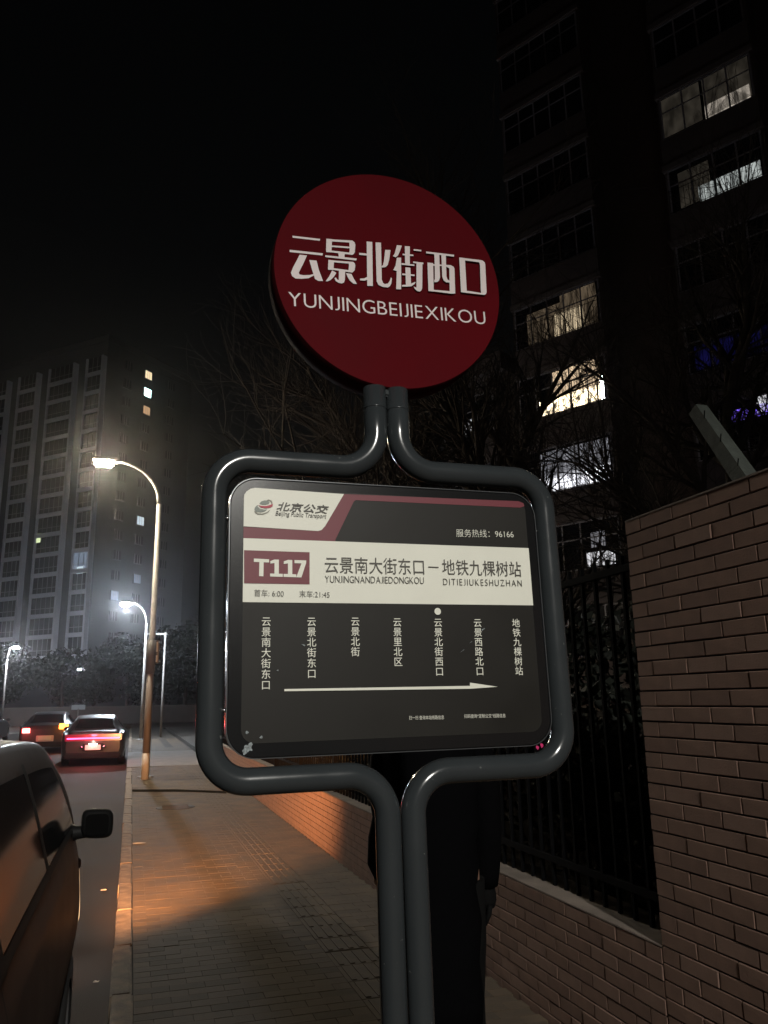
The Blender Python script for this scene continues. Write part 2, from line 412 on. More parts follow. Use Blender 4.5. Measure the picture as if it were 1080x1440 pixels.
def glyphs(body, offset=0.0, shear=0.0, spacing=1.0):
    c = bpy.data.curves.new('lettering_curve', 'FONT'); c.body = body; c.offset = offset; c.shear = shear; c.space_character = spacing; c.resolution_u = 4
    o = bpy.data.objects.new('lettering_curve', c); COL.objects.link(o)
    dg = bpy.context.evaluated_depsgraph_get(); dg.update()
    me = o.evaluated_get(dg).to_mesh()
    v = [(q.co.x, q.co.y) for q in me.vertices]; f = [tuple(p.vertices) for p in me.polygons]
    o.evaluated_get(dg).to_mesh_clear(); bpy.data.objects.remove(o); bpy.data.curves.remove(c)
    return v, f
def letter(body, bl, br, h, material, parent, y=-.0042, offset=0.0, shear=0.0, spacing=1.0, name='lettering'):
    """text whose ink runs from bl to br (local u, v) and is h tall"""
    v, f = glyphs(body, offset, shear, spacing)
    x0 = min(p[0] for p in v); x1 = max(p[0] for p in v); y0 = min(p[1] for p in v); y1 = max(p[1] for p in v)
    ux, uy = br[0] - bl[0], br[1] - bl[1]; L = math.hypot(ux, uy); cx, cy = ux / L, uy / L
    V = []
    for (a, b) in v:
        s_ = (a - x0) / (x1 - x0) * L; t_ = (b - y0) / (y1 - y0) * h
        V.append((bl[0] + s_ * cx - t_ * cy, y, vv(bl[1] + s_ * cy + t_ * cx)))
    m = MB(); m.add(V, f)
    return m.build(name, material, parent)
def caps(body, bl, br, h, material, parent, y=-.0042, offset=0.0, gap=.10, name='lettering'):
    """capitals set one by one on a common baseline"""
    _, _f = glyphs('E', offset); ev = _; cap = max(p[1] for p in ev); x = 0.0; V = []; F = []
    for ch in body:
        v, f = glyphs(ch, offset)
        x0 = min(p[0] for p in v); x1 = max(p[0] for p in v); y0 = min(p[1] for p in v); y1 = max(p[1] for p in v)
        o = len(V)
        for p in v:
            py = p[1]
            if y0 < -.05: py = (py - y0) / (y1 - y0) * cap
            V.append((p[0] - x0 + x, py / cap))
        F += [tuple(i + o for i in q) for q in f]; x += x1 - x0 + gap
    L0 = x - gap; ux, uy = br[0] - bl[0], br[1] - bl[1]; L = math.hypot(ux, uy); cx, cy = ux / L, uy / L
    m = MB(); m.add([(bl[0] + a / L0 * L * cx - b * h * cy, y, vv(bl[1] + a / L0 * L * cy + b * h * cx)) for a, b in V], F)
    return m.build(name, material, parent)
def column(body, top, bot, size, material, parent, y=-.0036):
    m = MB(); n = len(body)
    for i, ch in enumerate(body):
        v, f = glyphs(ch, .004)
        t = (i + .5) / n; cx = top[0] + (bot[0] - top[0]) * t; cy = top[1] + (bot[1] - top[1]) * t
        m.add([(cx + (a - .5) * size, y, vv(cy + (b - .36) * size)) for a, b in v], f)
    return m.build('stop_name', material, parent)
flat('route_number', [
    [(-0.3095, 0.1473), (-0.2774, 0.1465), (-0.2774, 0.1397), (-0.3094, 0.1402)], [(-0.2978, 0.1430), (-0.2887, 0.1428), (-0.2893, 0.1099), (-0.2984, 0.1101)],
    [(-0.2660, 0.1464), (-0.2567, 0.1463), (-0.2567, 0.1161), (-0.2483, 0.1159), (-0.2483, 0.1095), (-0.2752, 0.1098), (-0.2752, 0.1161), (-0.2660, 0.1163), (-0.2660, 0.1388), (-0.2748, 0.1373), (-0.2748, 0.1428)],
    [(-0.2372, 0.1464), (-0.2279, 0.1462), (-0.2280, 0.1159), (-0.2195, 0.1156), (-0.2195, 0.1093), (-0.2466, 0.1095), (-0.2466, 0.1159), (-0.2373, 0.1161), (-0.2373, 0.1387), (-0.2462, 0.1372), (-0.2462, 0.1427)],
    [(-0.2232, 0.1463), (-0.1978, 0.1462), (-0.1979, 0.1410), (-0.2084, 0.1091), (-0.2195, 0.1093), (-0.2082, 0.1394), (-0.2232, 0.1395)]], M_pw, brd, -.0040)
letter('云景南大街东口', (-0.1568, 0.1202), (0.0708, 0.1205), .0365, M_pd, brd, name='route_name')
letter('—', (0.0811, 0.1380), (0.1059, 0.1375), .0022, M_pd, brd, name='route_name')
letter('地铁九棵树站', (0.1145, 0.1222), (0.3119, 0.1215), .0355, M_pd, brd, name='route_name')
caps('YUNJINGNANDAJIEDONGKOU', (-0.1571, 0.0993), (0.0690, 0.1004), .0148, M_pd, brd, offset=-.006, gap=.11, name='route_pinyin')
caps('DITIEJIUKESHUZHAN', (0.1150, 0.0988), (0.3109, 0.0989), .0146, M_pd, brd, offset=-.006, gap=.24, name='route_pinyin')
letter('首车: 6:00', (-0.3083, 0.0674), (-0.2464, 0.0667), .0150, M_pd, brd, offset=-.006, name='service_hours')
letter('末车:21:45', (-0.2130, 0.0667), (-0.1474, 0.0660), .0150, M_pd, brd, offset=-.006, name='service_hours')
letter('服务热线：96166', (0.1535, 0.2108), (0.2991, 0.2135), .0185, M_pw, brd, offset=-.006, name='hotline')
letter('北京公交', (-0.2617, 0.2537), (-0.1461, 0.2514), .0200, M_pd, brd, offset=.016, shear=.25, name='company_name')
letter('Beijing Public Transport', (-0.2640, 0.2399), (-0.1519, 0.2379), .0130, M_pd, brd, offset=.004, shear=.22, name='company_name')
for body, t, b in (('云景南大街东口', (-0.2827, 0.0261), (-0.2830, -0.1238)), ('云景北街东口', (-0.1872, 0.0262), (-0.1879, -0.1028)), ('云景北街', (-0.0916, 0.0268), (-0.0932, -0.0587)),
                   ('云景里北区', (0.0031, 0.0258), (0.0017, -0.0806)), ('云景北街西口', (0.0982, 0.0252), (0.0956, -0.1024)), ('云景西路北口', (0.1935, 0.0249), (0.1915, -0.1032)), ('地铁九棵树站', (0.2887, 0.0246), (0.2876, -0.1040))):
    column(body, t, b, .0205, M_pw, brd)
c0 = (0.0986, 0.0394)
flat('stop_dot', [[(c0[0] + .0077 * math.cos(t * PI / 10), c0[1] + .0077 * math.sin(t * PI / 10)) for t in range(20)]], M_pw, brd, -.0036)
flat('direction_arrow', [[(-0.2451, -0.1218), (0.1657, -0.1235), (0.1662, -0.1166), (0.2324, -0.1268), (0.1653, -0.1298), (-0.2452, -0.1261)]], M_pw, brd, -.0036)
letter('扫一扫 查询本站线路信息', (0.0213, -0.1912), (0.1006, -0.1925), .0085, M_pw, brd, name='caption')
letter('扫码查询“定制公交”线路信息', (0.1479, -0.1918), (0.2463, -0.1934), .0085, M_pw, brd, name='caption')
# company emblem: a tilted ball of crescents
def crescent(c, rx, ry, rot, c2, rx2, ry2, rot2, a0, a1, b0, b1, n=14):
    P = []
    for k in range(n + 1):
        a = math.radians(a0 + (a1 - a0) * k / n); x, z = rx * math.cos(a), ry * math.sin(a); r = math.radians(rot)
        P.append((c[0] + x * math.cos(r) - z * math.sin(r), c[1] + x * math.sin(r) + z * math.cos(r)))
    for k in range(n + 1):
        a = math.radians(b0 + (b1 - b0) * k / n); x, z = rx2 * math.cos(a), ry2 * math.sin(a); r = math.radians(rot2)
        P.append((c2[0] + x * math.cos(r) - z * math.sin(r), c2[1] + x * math.sin(r) + z * math.cos(r)))
    return P
def C6pts(*a): return list(a)
flat('emblem_grey', [
    [(-0.2987, 0.2678), (-0.2942, 0.2728), (-0.2874, 0.2752), (-0.2805, 0.2751), (-0.2767, 0.2718), (-0.2782, 0.2679), (-0.2850, 0.2657), (-0.2930, 0.2653)],
    [(-0.3083, 0.2580), (-0.3043, 0.2629), (-0.3016, 0.2644), (-0.3020, 0.2607), (-0.2979, 0.2567), (-0.2895, 0.2547), (-0.2816, 0.2556), (-0.2872, 0.2506), (-0.2963, 0.2481), (-0.3053, 0.2493), (-0.3091, 0.2533)]], M_pg, brd, -.0033)
flat('emblem_shade', [[(-0.3091, 0.2510), (-0.3019, 0.2462), (-0.2929, 0.2457), (-0.2827, 0.2492), (-0.2748, 0.2554), (-0.2804, 0.2481), (-0.2906, 0.2435), (-0.3019, 0.2434), (-0.3082, 0.2469)],
    [(-0.2835, 0.2761), (-0.2783, 0.2776), (-0.2721, 0.2753), (-0.2703, 0.2702), (-0.2725, 0.2673), (-0.2735, 0.2715), (-0.2771, 0.2750)]], mat('print_emblem_shade', (.26, .25, .2), .5), brd, -.0037)
flat('emblem_red', [[(-0.3016, 0.2644), (-0.2952, 0.2626), (-0.2839, 0.2629), (-0.2748, 0.2657), (-0.2696, 0.2684), (-0.2702, 0.2631), (-0.2752, 0.2596), (-0.2850, 0.2577), (-0.2952, 0.2591)]], mat('print_red', (.42, .03, .06), .5), brd, -.0041)
# dirt and damage on the board
def blot(c, r, n=11, seed=1):
    rr = random.Random(seed); return [(c[0] + r * rr.uniform(.45, 1.1) * math.cos(2 * PI * k / n), c[1] + r * rr.uniform(.45, 1.1) * math.sin(2 * PI * k / n)) for k in range(n)]
M_scr = mat('scraped_paint', (.22, .25, .26), .7, noise=(220, .7))
flat('scrape', [blot((-0.3171, -0.2346), .010, 15, 3), blot((-0.3240, -0.2410), .007, 11, 4), blot((-0.3129, -0.2280), .006, 9, 9), blot((-0.2918, -0.2152), .0035, 8, 5), blot((-0.3202, -0.2046), .004, 9, 6)], M_scr, brd, -.0030)
flat('scratch', [[(-0.2099, -0.0312), (-0.2024, -0.0357), (-0.2008, -0.0335), (-0.2053, -0.0313)], [(0.1699, -0.0314), (0.1771, -0.0275), (0.1772, -0.0259)], [(0.1464, -0.0515), (0.1570, -0.0454), (0.1571, -0.0438)], [(0.2014, -0.0014), (0.2087, 0.0034), (0.2103, 0.0010), (0.2030, -0.0030)], [(-0.2620, -0.0844), (-0.2576, -0.0823), (-0.2576, -0.0859)]], M_scr, brd, -.0034)
flat('pink_paint_fleck', [blot((0.3301, -0.2555), .0065, 13, 8), blot((0.3192, -0.2596), .005, 9, 12)], mat('pink_paint', (.55, .02, .14), .5), brd, -.0034)

# round plate
DC = (.0205, .8545); DR = .290; ROT = .0327
dd = .075
pl = MB()
n = 96
ring = [(DC[0] + DR * math.cos(2 * PI * k / n), DC[1] + DR * math.sin(2 * PI * k / n)) for k in range(n)]
rim = MB()
def rg(r, y): return [(DC[0] + r * math.cos(2 * PI * k / n), y, vv(DC[1] + r * math.sin(2 * PI * k / n))) for k in range(n)]
prof = [(DR - .0015, -.0032), (DR, -.0024), (DR, dd - .004), (DR - .003, dd), (DR - .012, dd)]
V = []; F = []
for r_, y_ in prof: V += rg(r_, y_)
for i in range(len(prof) - 1):
    for k in range(n): k2 = (k + 1) % n; F.append((i * n + k, i * n + k2, (i + 1) * n + k2, (i + 1) * n + k))
rim.add(V, F, True)
plate = MB().poly([(u, vv(v)) for u, v in [(DC[0] + (DR - .0015) * math.cos(2 * PI * k / n), DC[1] + (DR - .0015) * math.sin(2 * PI * k / n)) for k in range(n)]], -.0032).build('round_plate', M_plate, sign)
fixn(rim.build('plate_rim', M_rim, plate))
MB().poly([(u * 1, vv(v)) for u, v in [(DC[0] + (DR - .011) * math.cos(2 * PI * k / n), DC[1] + (DR - .011) * math.sin(2 * PI * k / n)) for k in range(n)]], dd - .002, .002).build('plate_back', M_rim, plate)
CH = [
 # yun
 [(-0.2245, 0.9307), (-0.1570, 0.9334), (-0.1581, 0.9282), (-0.2240, 0.9255)], [(-0.2312, 0.8917), (-0.1510, 0.8953), (-0.1518, 0.8893), (-0.2313, 0.8858)],
 [(-0.2076, 0.8823), (-0.1897, 0.8833), (-0.1982, 0.8613), (-0.2097, 0.8347), (-0.2079, 0.8298), (-0.1984, 0.8293), (-0.1841, 0.8320), (-0.1741, 0.8361), (-0.1734, 0.8323), (-0.1866, 0.8233), (-0.2032, 0.8193), (-0.2174, 0.8179), (-0.2256, 0.8227), (-0.2286, 0.8311), (-0.2231, 0.8470), (-0.2148, 0.8653)],
 [(-0.1843, 0.8719), (-0.1665, 0.8729), (-0.1612, 0.8486), (-0.1515, 0.8211), (-0.1628, 0.8195), (-0.1709, 0.8235), (-0.1769, 0.8436)],
 # jing
 [(-0.1419, 0.9365), (-0.1276, 0.9373), (-0.1297, 0.9008), (-0.1429, 0.8998)], [(-0.1276, 0.9367), (-0.0770, 0.9419), (-0.0782, 0.9357), (-0.1277, 0.9310)],
 [(-0.0846, 0.9396), (-0.0770, 0.9419), (-0.0711, 0.9380), (-0.0695, 0.9314), (-0.0713, 0.9113), (-0.0739, 0.9054), (-0.0784, 0.9020), (-0.0859, 0.9019), (-0.0844, 0.9140)], [(-0.1287, 0.9198), (-0.0839, 0.9236), (-0.0840, 0.9192), (-0.1287, 0.9155)],
 [(-0.1296, 0.9057), (-0.0833, 0.9072), (-0.0784, 0.9020), (-0.1297, 0.9008)], [(-0.1130, 0.9046), (-0.0970, 0.9050), (-0.0977, 0.8914), (-0.1120, 0.8908)], [(-0.1455, 0.8903), (-0.0672, 0.8938), (-0.0683, 0.8882), (-0.1455, 0.8855)],
 [(-0.1379, 0.8792), (-0.1240, 0.8795), (-0.1256, 0.8535), (-0.1392, 0.8525)], [(-0.1245, 0.8794), (-0.0764, 0.8829), (-0.0765, 0.8775), (-0.1245, 0.8744)], [(-0.0876, 0.8817), (-0.0764, 0.8829), (-0.0725, 0.8795), (-0.0712, 0.8743), (-0.0732, 0.8606), (-0.0791, 0.8536), (-0.0894, 0.8531), (-0.0871, 0.8705)],
 [(-0.1255, 0.8582), (-0.0844, 0.8587), (-0.0791, 0.8536), (-0.1256, 0.8535)],
 [(-0.1127, 0.8538), (-0.0968, 0.8544), (-0.0983, 0.8303), (-0.1008, 0.8233), (-0.1060, 0.8204), (-0.1133, 0.8207), (-0.1205, 0.8244), (-0.1241, 0.8318), (-0.1204, 0.8342), (-0.1168, 0.8289), (-0.1132, 0.8286)],
 [(-0.1291, 0.8519), (-0.1189, 0.8465), (-0.1260, 0.8341), (-0.1339, 0.8250), (-0.1412, 0.8206), (-0.1455, 0.8205), (-0.1373, 0.8337)], [(-0.0949, 0.8493), (-0.0816, 0.8495), (-0.0762, 0.8375), (-0.0684, 0.8241), (-0.0778, 0.8240), (-0.0862, 0.8307), (-0.0917, 0.8405)],
 # bei
 [(-0.0410, 0.9443), (-0.0266, 0.9453), (-0.0287, 0.8245), (-0.0427, 0.8230)], [(-0.0608, 0.9097), (-0.0415, 0.9109), (-0.0416, 0.9052), (-0.0610, 0.9043)], [(-0.0606, 0.8398), (-0.0501, 0.8419), (-0.0415, 0.8475), (-0.0417, 0.8394), (-0.0503, 0.8355), (-0.0607, 0.8350)],
 [(-0.0182, 0.9453), (-0.0041, 0.9468), (-0.0055, 0.8453), (-0.0027, 0.8363), (0.0022, 0.8340), (0.0099, 0.8368), (0.0147, 0.8442), (0.0182, 0.8547), (0.0206, 0.8518), (0.0186, 0.8380), (0.0147, 0.8300), (0.0090, 0.8259), (-0.0031, 0.8255), (-0.0143, 0.8292), (-0.0188, 0.8380)],
 [(0.0060, 0.9286), (0.0199, 0.9300), (0.0153, 0.9027), (0.0112, 0.8878), (0.0059, 0.8810), (-0.0044, 0.8778), (-0.0048, 0.8819), (-0.0011, 0.8851), (0.0019, 0.8978)],
 # jie
 [(0.0370, 0.9467), (0.0500, 0.9474), (0.0441, 0.9306), (0.0385, 0.9179), (0.0321, 0.9119), (0.0254, 0.9139), (0.0304, 0.9221)], [(0.0356, 0.9114), (0.0468, 0.9131), (0.0433, 0.8254), (0.0305, 0.8242), (0.0337, 0.8741), (0.0248, 0.8755), (0.0312, 0.8887)],
 [(0.0578, 0.9473), (0.0709, 0.9483), (0.0687, 0.8967), (0.0565, 0.8965)], [(0.0511, 0.9248), (0.0793, 0.9266), (0.0791, 0.9224), (0.0510, 0.9204)], [(0.0470, 0.8980), (0.0807, 0.8991), (0.0805, 0.8950), (0.0468, 0.8933)],
 [(0.0566, 0.8877), (0.0696, 0.8883), (0.0695, 0.8392), (0.0558, 0.8372)], [(0.0476, 0.8694), (0.0800, 0.8710), (0.0798, 0.8669), (0.0474, 0.8648)], [(0.0456, 0.8371), (0.0632, 0.8413), (0.0817, 0.8513), (0.0788, 0.8446), (0.0702, 0.8374), (0.0578, 0.8345), (0.0454, 0.8330)],
 [(0.0805, 0.9421), (0.1011, 0.9431), (0.1004, 0.9388), (0.0803, 0.9378)], [(0.0777, 0.9069), (0.1047, 0.9078), (0.1045, 0.9033), (0.0775, 0.9025)],
 [(0.0861, 0.9033), (0.1019, 0.9040), (0.0981, 0.8360), (0.0952, 0.8288), (0.0909, 0.8257), (0.0852, 0.8260), (0.0792, 0.8306), (0.0754, 0.8371), (0.0797, 0.8361), (0.0831, 0.8355)],
 # xi
 [(0.1134, 0.9404), (0.1892, 0.9432), (0.1884, 0.9377), (0.1131, 0.9353)], [(0.1351, 0.9396), (0.1487, 0.9398), (0.1470, 0.8733), (0.1441, 0.8640), (0.1397, 0.8592), (0.1316, 0.8570), (0.1306, 0.8620), (0.1329, 0.8657), (0.1346, 0.9047)],
 [(0.1540, 0.9390), (0.1664, 0.9396), (0.1646, 0.8786), (0.1673, 0.8693), (0.1738, 0.8673), (0.1716, 0.8620), (0.1631, 0.8613), (0.1564, 0.8658), (0.1532, 0.8756)],
 [(0.1153, 0.9095), (0.1304, 0.9101), (0.1282, 0.8307), (0.1140, 0.8301)], [(0.1302, 0.9073), (0.1350, 0.9075), (0.1348, 0.9030), (0.1300, 0.9028)], [(0.1476, 0.9089), (0.1535, 0.9092), (0.1532, 0.9053), (0.1474, 0.9049)],
 [(0.1647, 0.9104), (0.1777, 0.9113), (0.1850, 0.9085), (0.1875, 0.9038), (0.1855, 0.8333), (0.1747, 0.8310), (0.1707, 0.8354), (0.1734, 0.9017), (0.1645, 0.9059)], [(0.1279, 0.8353), (0.1708, 0.8376), (0.1757, 0.8311), (0.1276, 0.8307)],
 # kou
 [(0.2024, 0.9371), (0.2180, 0.9378), (0.2172, 0.8392), (0.2013, 0.8392)], [(0.2179, 0.9373), (0.2611, 0.9389), (0.2674, 0.9382), (0.2601, 0.9319), (0.2178, 0.9310)], [(0.2563, 0.9370), (0.2674, 0.9382), (0.2724, 0.9338), (0.2737, 0.9283), (0.2720, 0.8491), (0.2699, 0.8433), (0.2654, 0.8404), (0.2566, 0.8400), (0.2561, 0.8530), (0.2587, 0.9238)],
 [(0.2168, 0.8452), (0.2558, 0.8446), (0.2607, 0.8400), (0.2172, 0.8392)],
]
flat('plate_characters', CH, M_char, plate, -.0042)
caps('YUNJINGBEIJIEXIKOU', (-0.2341, 0.7453), (0.2663, 0.7606), .0352, M_char, plate, y=-.0042, offset=-.006, gap=.12, name='plate_pinyin')
# neck bracket behind the plate foot and flakes of worn paint
MB().box(-.052, .052, .0, .03, vv(.545), vv(.563), .004).build('neck_bracket', M_tube, sign)

# ------------------------------------------------------------------ street lamps
def lamp_light(name, parent, loc, watt, col, rad=.10, spot=None, rot=None):
    d = bpy.data.lights.new(name, 'SPOT' if spot else 'POINT'); d.energy = watt; d.color = col; d.shadow_soft_size = rad
    if spot: d.spot_size = math.radians(spot); d.spot_blend = .25
    o = bpy.data.objects.new(name, d); COL.objects.link(o); o.parent = parent; o.location = loc
    if rot: o.rotation_euler = rot
    return o
def street_lamp(label, x, y, h, reach, col, watt, es, z0=0.0, group='curved arm street lamps', cone=None):
    t = thing('street_lamp', label, 'street lamp', (x, y, z0), 0, group)
    s = -1 if reach < 0 else 1; R = abs(reach)
    MB().tube([(0, 0, 0), (0, 0, 1.6), (0, 0, h - 1.0)], [.085, .075, .055], 14).build('pole', M_steel, t)
    MB().lathe([(0, .03), (.17, .03), (.18, 0)], n=16).build('base_flange', M_steel, t)
    MB().box(-.06, .06, -.092, -.07, .5, .95, .004).build('access_door', M_steel, t)
    arc = [(s * R * (1 - math.cos(a)) * 1.0, 0, h - 1.0 + 1.0 * math.sin(a)) for a in [PI / 2 * k / 10 for k in range(11)]]
    MB().tube(arc, [.055 - .002 * k for k in range(11)], 12).build('arm', M_steel, t)
    hx = s * R
    hd = MB(); hd.box(min(hx - s * .08, hx + s * .52), max(hx - s * .08, hx + s * .52), -.13, .13, h - .03, h + .07, .03)
    hd.build('lamp_head', M_steel, t)
    em = mat('lamp_lens_' + label.split()[0], (.9, .9, .9), .4, emit=col, es=es)
    MB().box(min(hx + s * .05, hx + s * .48), max(hx + s * .05, hx + s * .48), -.10, .10, h - .15, h - .026, .045).build('lamp_lens', em, t)
    lamp_light('lamp_light', t, (hx + s * .27, 0, h - .22), watt, col, .10, cone)
    return t
WARM = (1.0, .86, .62); COOL = (.80, .90, 1.0)
lampA = street_lamp('warm glowing street lamp with a small route sign clamped to its pole', .38, 19.4, 7.28, -1.05, WARM, 520, 1700, cone=172)
lampB = street_lamp('cool white street lamp on the pavement just past the warm one', .49, 39.7, 6.30, -.75, COOL, 1500, 3500)
lampC = street_lamp('small white street lamp across the road at far left', -9.6, 70, 6.2, .3, (.90, .94, 1.0), 950, 2000)
fillLampD = street_lamp('off white street lamp added out of view to light the far left tower', -19.5, 94, 6.2, .6, (.85, .90, 1.0), 900, 900, group='added lamps lighting the tower')  # unseen lamp added to brighten the tower's lower floors
fillLampE = street_lamp('off white street lamp added behind the tree crowns to light the tower corner', -5.0, 98, 5.6, -.6, (.85, .90, 1.0), 600, 700, group='added lamps lighting the tower')  # second added lamp, mostly hidden, brightens the tower corner
lampR = street_lamp('whitish street lamp on the pavement behind the viewer', 1.95, -9.0, 7.25, -1.15, (1.0, .97, .90), 4300, 260, cone=150)
# the sign and box clamped to the nearest lamp pole
ps = thing('pole_sign', 'small dark sign plate with a white panel fixed high on the nearest lamp pole', 'sign', (.40, 19.27, 2.3))
MB().box(-.14, .14, -.02, .02, .2, .72, .004).build('sign_board', mat('sign_dark', (.03, .035, .04), .5), ps)
MB().box(-.11, .11, -.024, -.02, .46, .68).build('upper_panel', mat('sign_pale', (.35, .38, .4), .5), ps)
MB().poly([(-.05, .50), (.05, .50), (.06, .56), (.04, .64), (-.04, .64), (-.06, .56)], -.026).build('symbol', mat('sign_dark', (0, 0, 0)), ps)
MB().box(-.11, .11, -.024, -.02, .23, .38).build('lower_panel', mat('sign_pale', (0, 0, 0)), ps)
MB().tube([(0, .02, .4), (0, .10, .4)], .02, 8).build('clamp', M_steel, ps)
# banner pole in front of the lamp
bp = thing('banner_pole', 'thick pale round post with a dark sleeve beside the nearest lamp pole', 'post', (.36, 18.9, 0))
MB().tube([(0, 0, 0), (0, 0, 2.25)], .075, 14).build('post', mat('pale_post', (.14, .125, .12), .6), bp)
MB().tube([(0, 0, 2.25), (0, 0, 3.0)], .10, 14).build('sleeve', mat('dark_sleeve', (.05, .045, .045), .6), bp)
MB().tube([(0, 0, .0), (0, 0, .55)], .082, 14).build('white_band', mat('white_band_paint', (.55, .55, .55), .5), bp)
# bare utility pole further on
up = thing('utility_pole', 'thin unlit pole with a short crossbar standing on the far pavement', 'pole', (1.45, 42, 0))
MB().tube([(0, 0, 0), (0, 0, 5.1)], [.06, .045], 10).build('pole', M_steel, up)
MB().box(-.9, .1, -.03, .03, 4.98, 5.05).build('crossbar', M_steel, up)
# small road sign beyond the cars
rs = thing('road_sign', 'small pale rectangular sign on a thin post beyond the cars', 'sign', (-3.3, 57, -.12))
MB().tube([(0, 0, 0), (0, 0, 1.5)], .035, 8).build('post', M_steel, rs)
MB().box(-.42, .42, -.02, .02, 1.42, 1.72, .004).build('sign_board', mat('sign_pale', (0, 0, 0)), rs)

# ------------------------------------------------------------------ cars
def cubic(xs, ys, x):
    n = len(xs)
    if x <= xs[0]: return ys[0]
    if x >= xs[-1]: return ys[-1]
    i = max(j for j in range(n) if xs[j] <= x); i = min(i, n - 2)
    h = xs[i + 1] - xs[i]; t = (x - xs[i]) / h
    def sl(j):
        if j == 0 or j == n - 1: return 0
        a = (ys[j] - ys[j - 1]) / (xs[j] - xs[j - 1]); b = (ys[j + 1] - ys[j]) / (xs[j + 1] - xs[j])
        return 0 if a * b <= 0 else 2 * a * b / (a + b)
    m0, m1 = sl(i), sl(i + 1)
    if i == 0: m0 = (ys[1] - ys[0]) / h
    if i + 1 == n - 1: m1 = (ys[-1] - ys[-2]) / h
    return (2 * t**3 - 3 * t**2 + 1) * ys[i] + (t**3 - 2 * t**2 + t) * h * m0 + (-2 * t**3 + 3 * t**2) * ys[i + 1] + (t**3 - t**2) * h * m1
class Body:
    """a car shell: section by section along y. st rows: y, zb, belt, zr, hw, hwr"""
    def __init__(s, st, tuck=.975): s.st = st; s.tuck = tuck; s.xs = [r[0] for r in st]
    def half(s, y):
        zb, belt, zr, hw, hwr = [cubic(s.xs, [r[i] for r in s.st], y) for i in range(1, 6)]
        return [(0, zb), (hw * .85, zb), (hw * s.tuck, zb + .12), (hw, zb + (belt - zb) * .55), (hw * .992, belt - .12), (hw * .965, belt + .01), (hwr, zr - .075), (hwr - .13, zr - .008), (0, zr + .012)]
    def pt(s, y, t, side=1, out=0.0):
        P = s.half(y); n = len(P); t = min(max(t, 0), n - 1.0001); i = int(t); f = t - i
        g = lambda j: P[min(max(j, 0), n - 1)]
        p0, p1, p2, p3 = g(i - 1), g(i), g(i + 1), g(i + 2)
        c = [.5 * ((2 * p1[k]) + (-p0[k] + p2[k]) * f + (2 * p0[k] - 5 * p1[k] + 4 * p2[k] - p3[k]) * f * f + (-p0[k] + 3 * p1[k] - 3 * p2[k] + p3[k]) * f**3) for k in (0, 1)]
        c[0] = max(c[0], 0)
        if out:
            e = .01; a = s.pt(y, t - e, 1); b = s.pt(y, t + e, 1); d = (Vector(b) - Vector(a)); nn = Vector((d.z, 0, -d.x)).normalized()
            c[0] += nn.x * out; c[1] += nn.z * out
        return (side * c[0], y, c[1])
    def shell(s, ny=70, nt=40):
        m = MB(); V = []; F = []
        y0, y1 = s.xs[0], s.xs[-1]; T = len(s.half(y0)) - 1
        for i in range(ny + 1):
            y = y0 + (y1 - y0) * (.5 - .5 * math.cos(PI * i / ny))
            for j in range(nt + 1): V.append(s.pt(y, T * j / nt, 1))
            for j in range(nt - 1, 0, -1): V.append(s.pt(y, T * j / nt, -1))
        n = 2 * nt
        for i in range(ny):
            for k in range(n): k2 = (k + 1) % n; F.append((i * n + k, i * n + k2, (i + 1) * n + k2, (i + 1) * n + k))
        m.add(V, F, True); m.add([V[k] for k in range(n)], [tuple(range(n))]); m.add([V[ny * n + k] for k in range(n)], [tuple(range(n - 1, -1, -1))])
        return m
    def patch(s, ylo, yhi, t0, t1, side=1, out=.004, nu=14, nv=8, m=None):
        """a panel on the shell; ylo/yhi are functions of f in 0..1 (bottom to top)"""
        m = m or MB(); V = []; F = []
        for j in range(nv + 1):
            f = j / nv; t = t0 + (t1 - t0) * f; a, b = ylo(f), yhi(f)
            for i in range(nu + 1): V.append(s.pt(a + (b - a) * i / nu, t, side, out))
        for j in range(nv):
            for i in range(nu):
                q = (j * (nu + 1) + i, j * (nu + 1) + i + 1, (j + 1) * (nu + 1) + i + 1, (j + 1) * (nu + 1) + i)
                F.append(q if side > 0 else q[::-1])
        return m.add(V, F, True)
def cut_arches(o, centres, r, hw, z):
    for cy in centres:
        c = MB().lathe([(0, -1), (r, -1), (r, 1), (0, 1)], (0, cy, z), 'x', 36, False)
        V = c.v
        for s_ in (-1, 1):
            m = MB(); x0, x1 = (hw - .24, hw + .3)
            n = 36; P0 = [(s_ * x0, cy + r * math.cos(2 * PI * k / n), z + r * math.sin(2 * PI * k / n)) for k in range(n)]
            P1 = [(s_ * x1, p[1], p[2]) for p in P0]
            m.add(P0 + P1, [tuple(range(n)), tuple(range(2 * n - 1, n - 1, -1))] + [(k, k + n, (k + 1) % n + n, (k + 1) % n) for k in range(n)])
            co = m.build('cutter', M_trim); fixn(co)
            md = o.modifiers.new('cut', 'BOOLEAN'); md.object = co; md.operation = 'DIFFERENCE'; md.solver = 'EXACT'
            dg = bpy.context.evaluated_depsgraph_get(); dg.update()
            me = bpy.data.meshes.new_from_object(o.evaluated_get(dg)); o.modifiers.clear(); o.data = me; bpy.data.objects.remove(co)
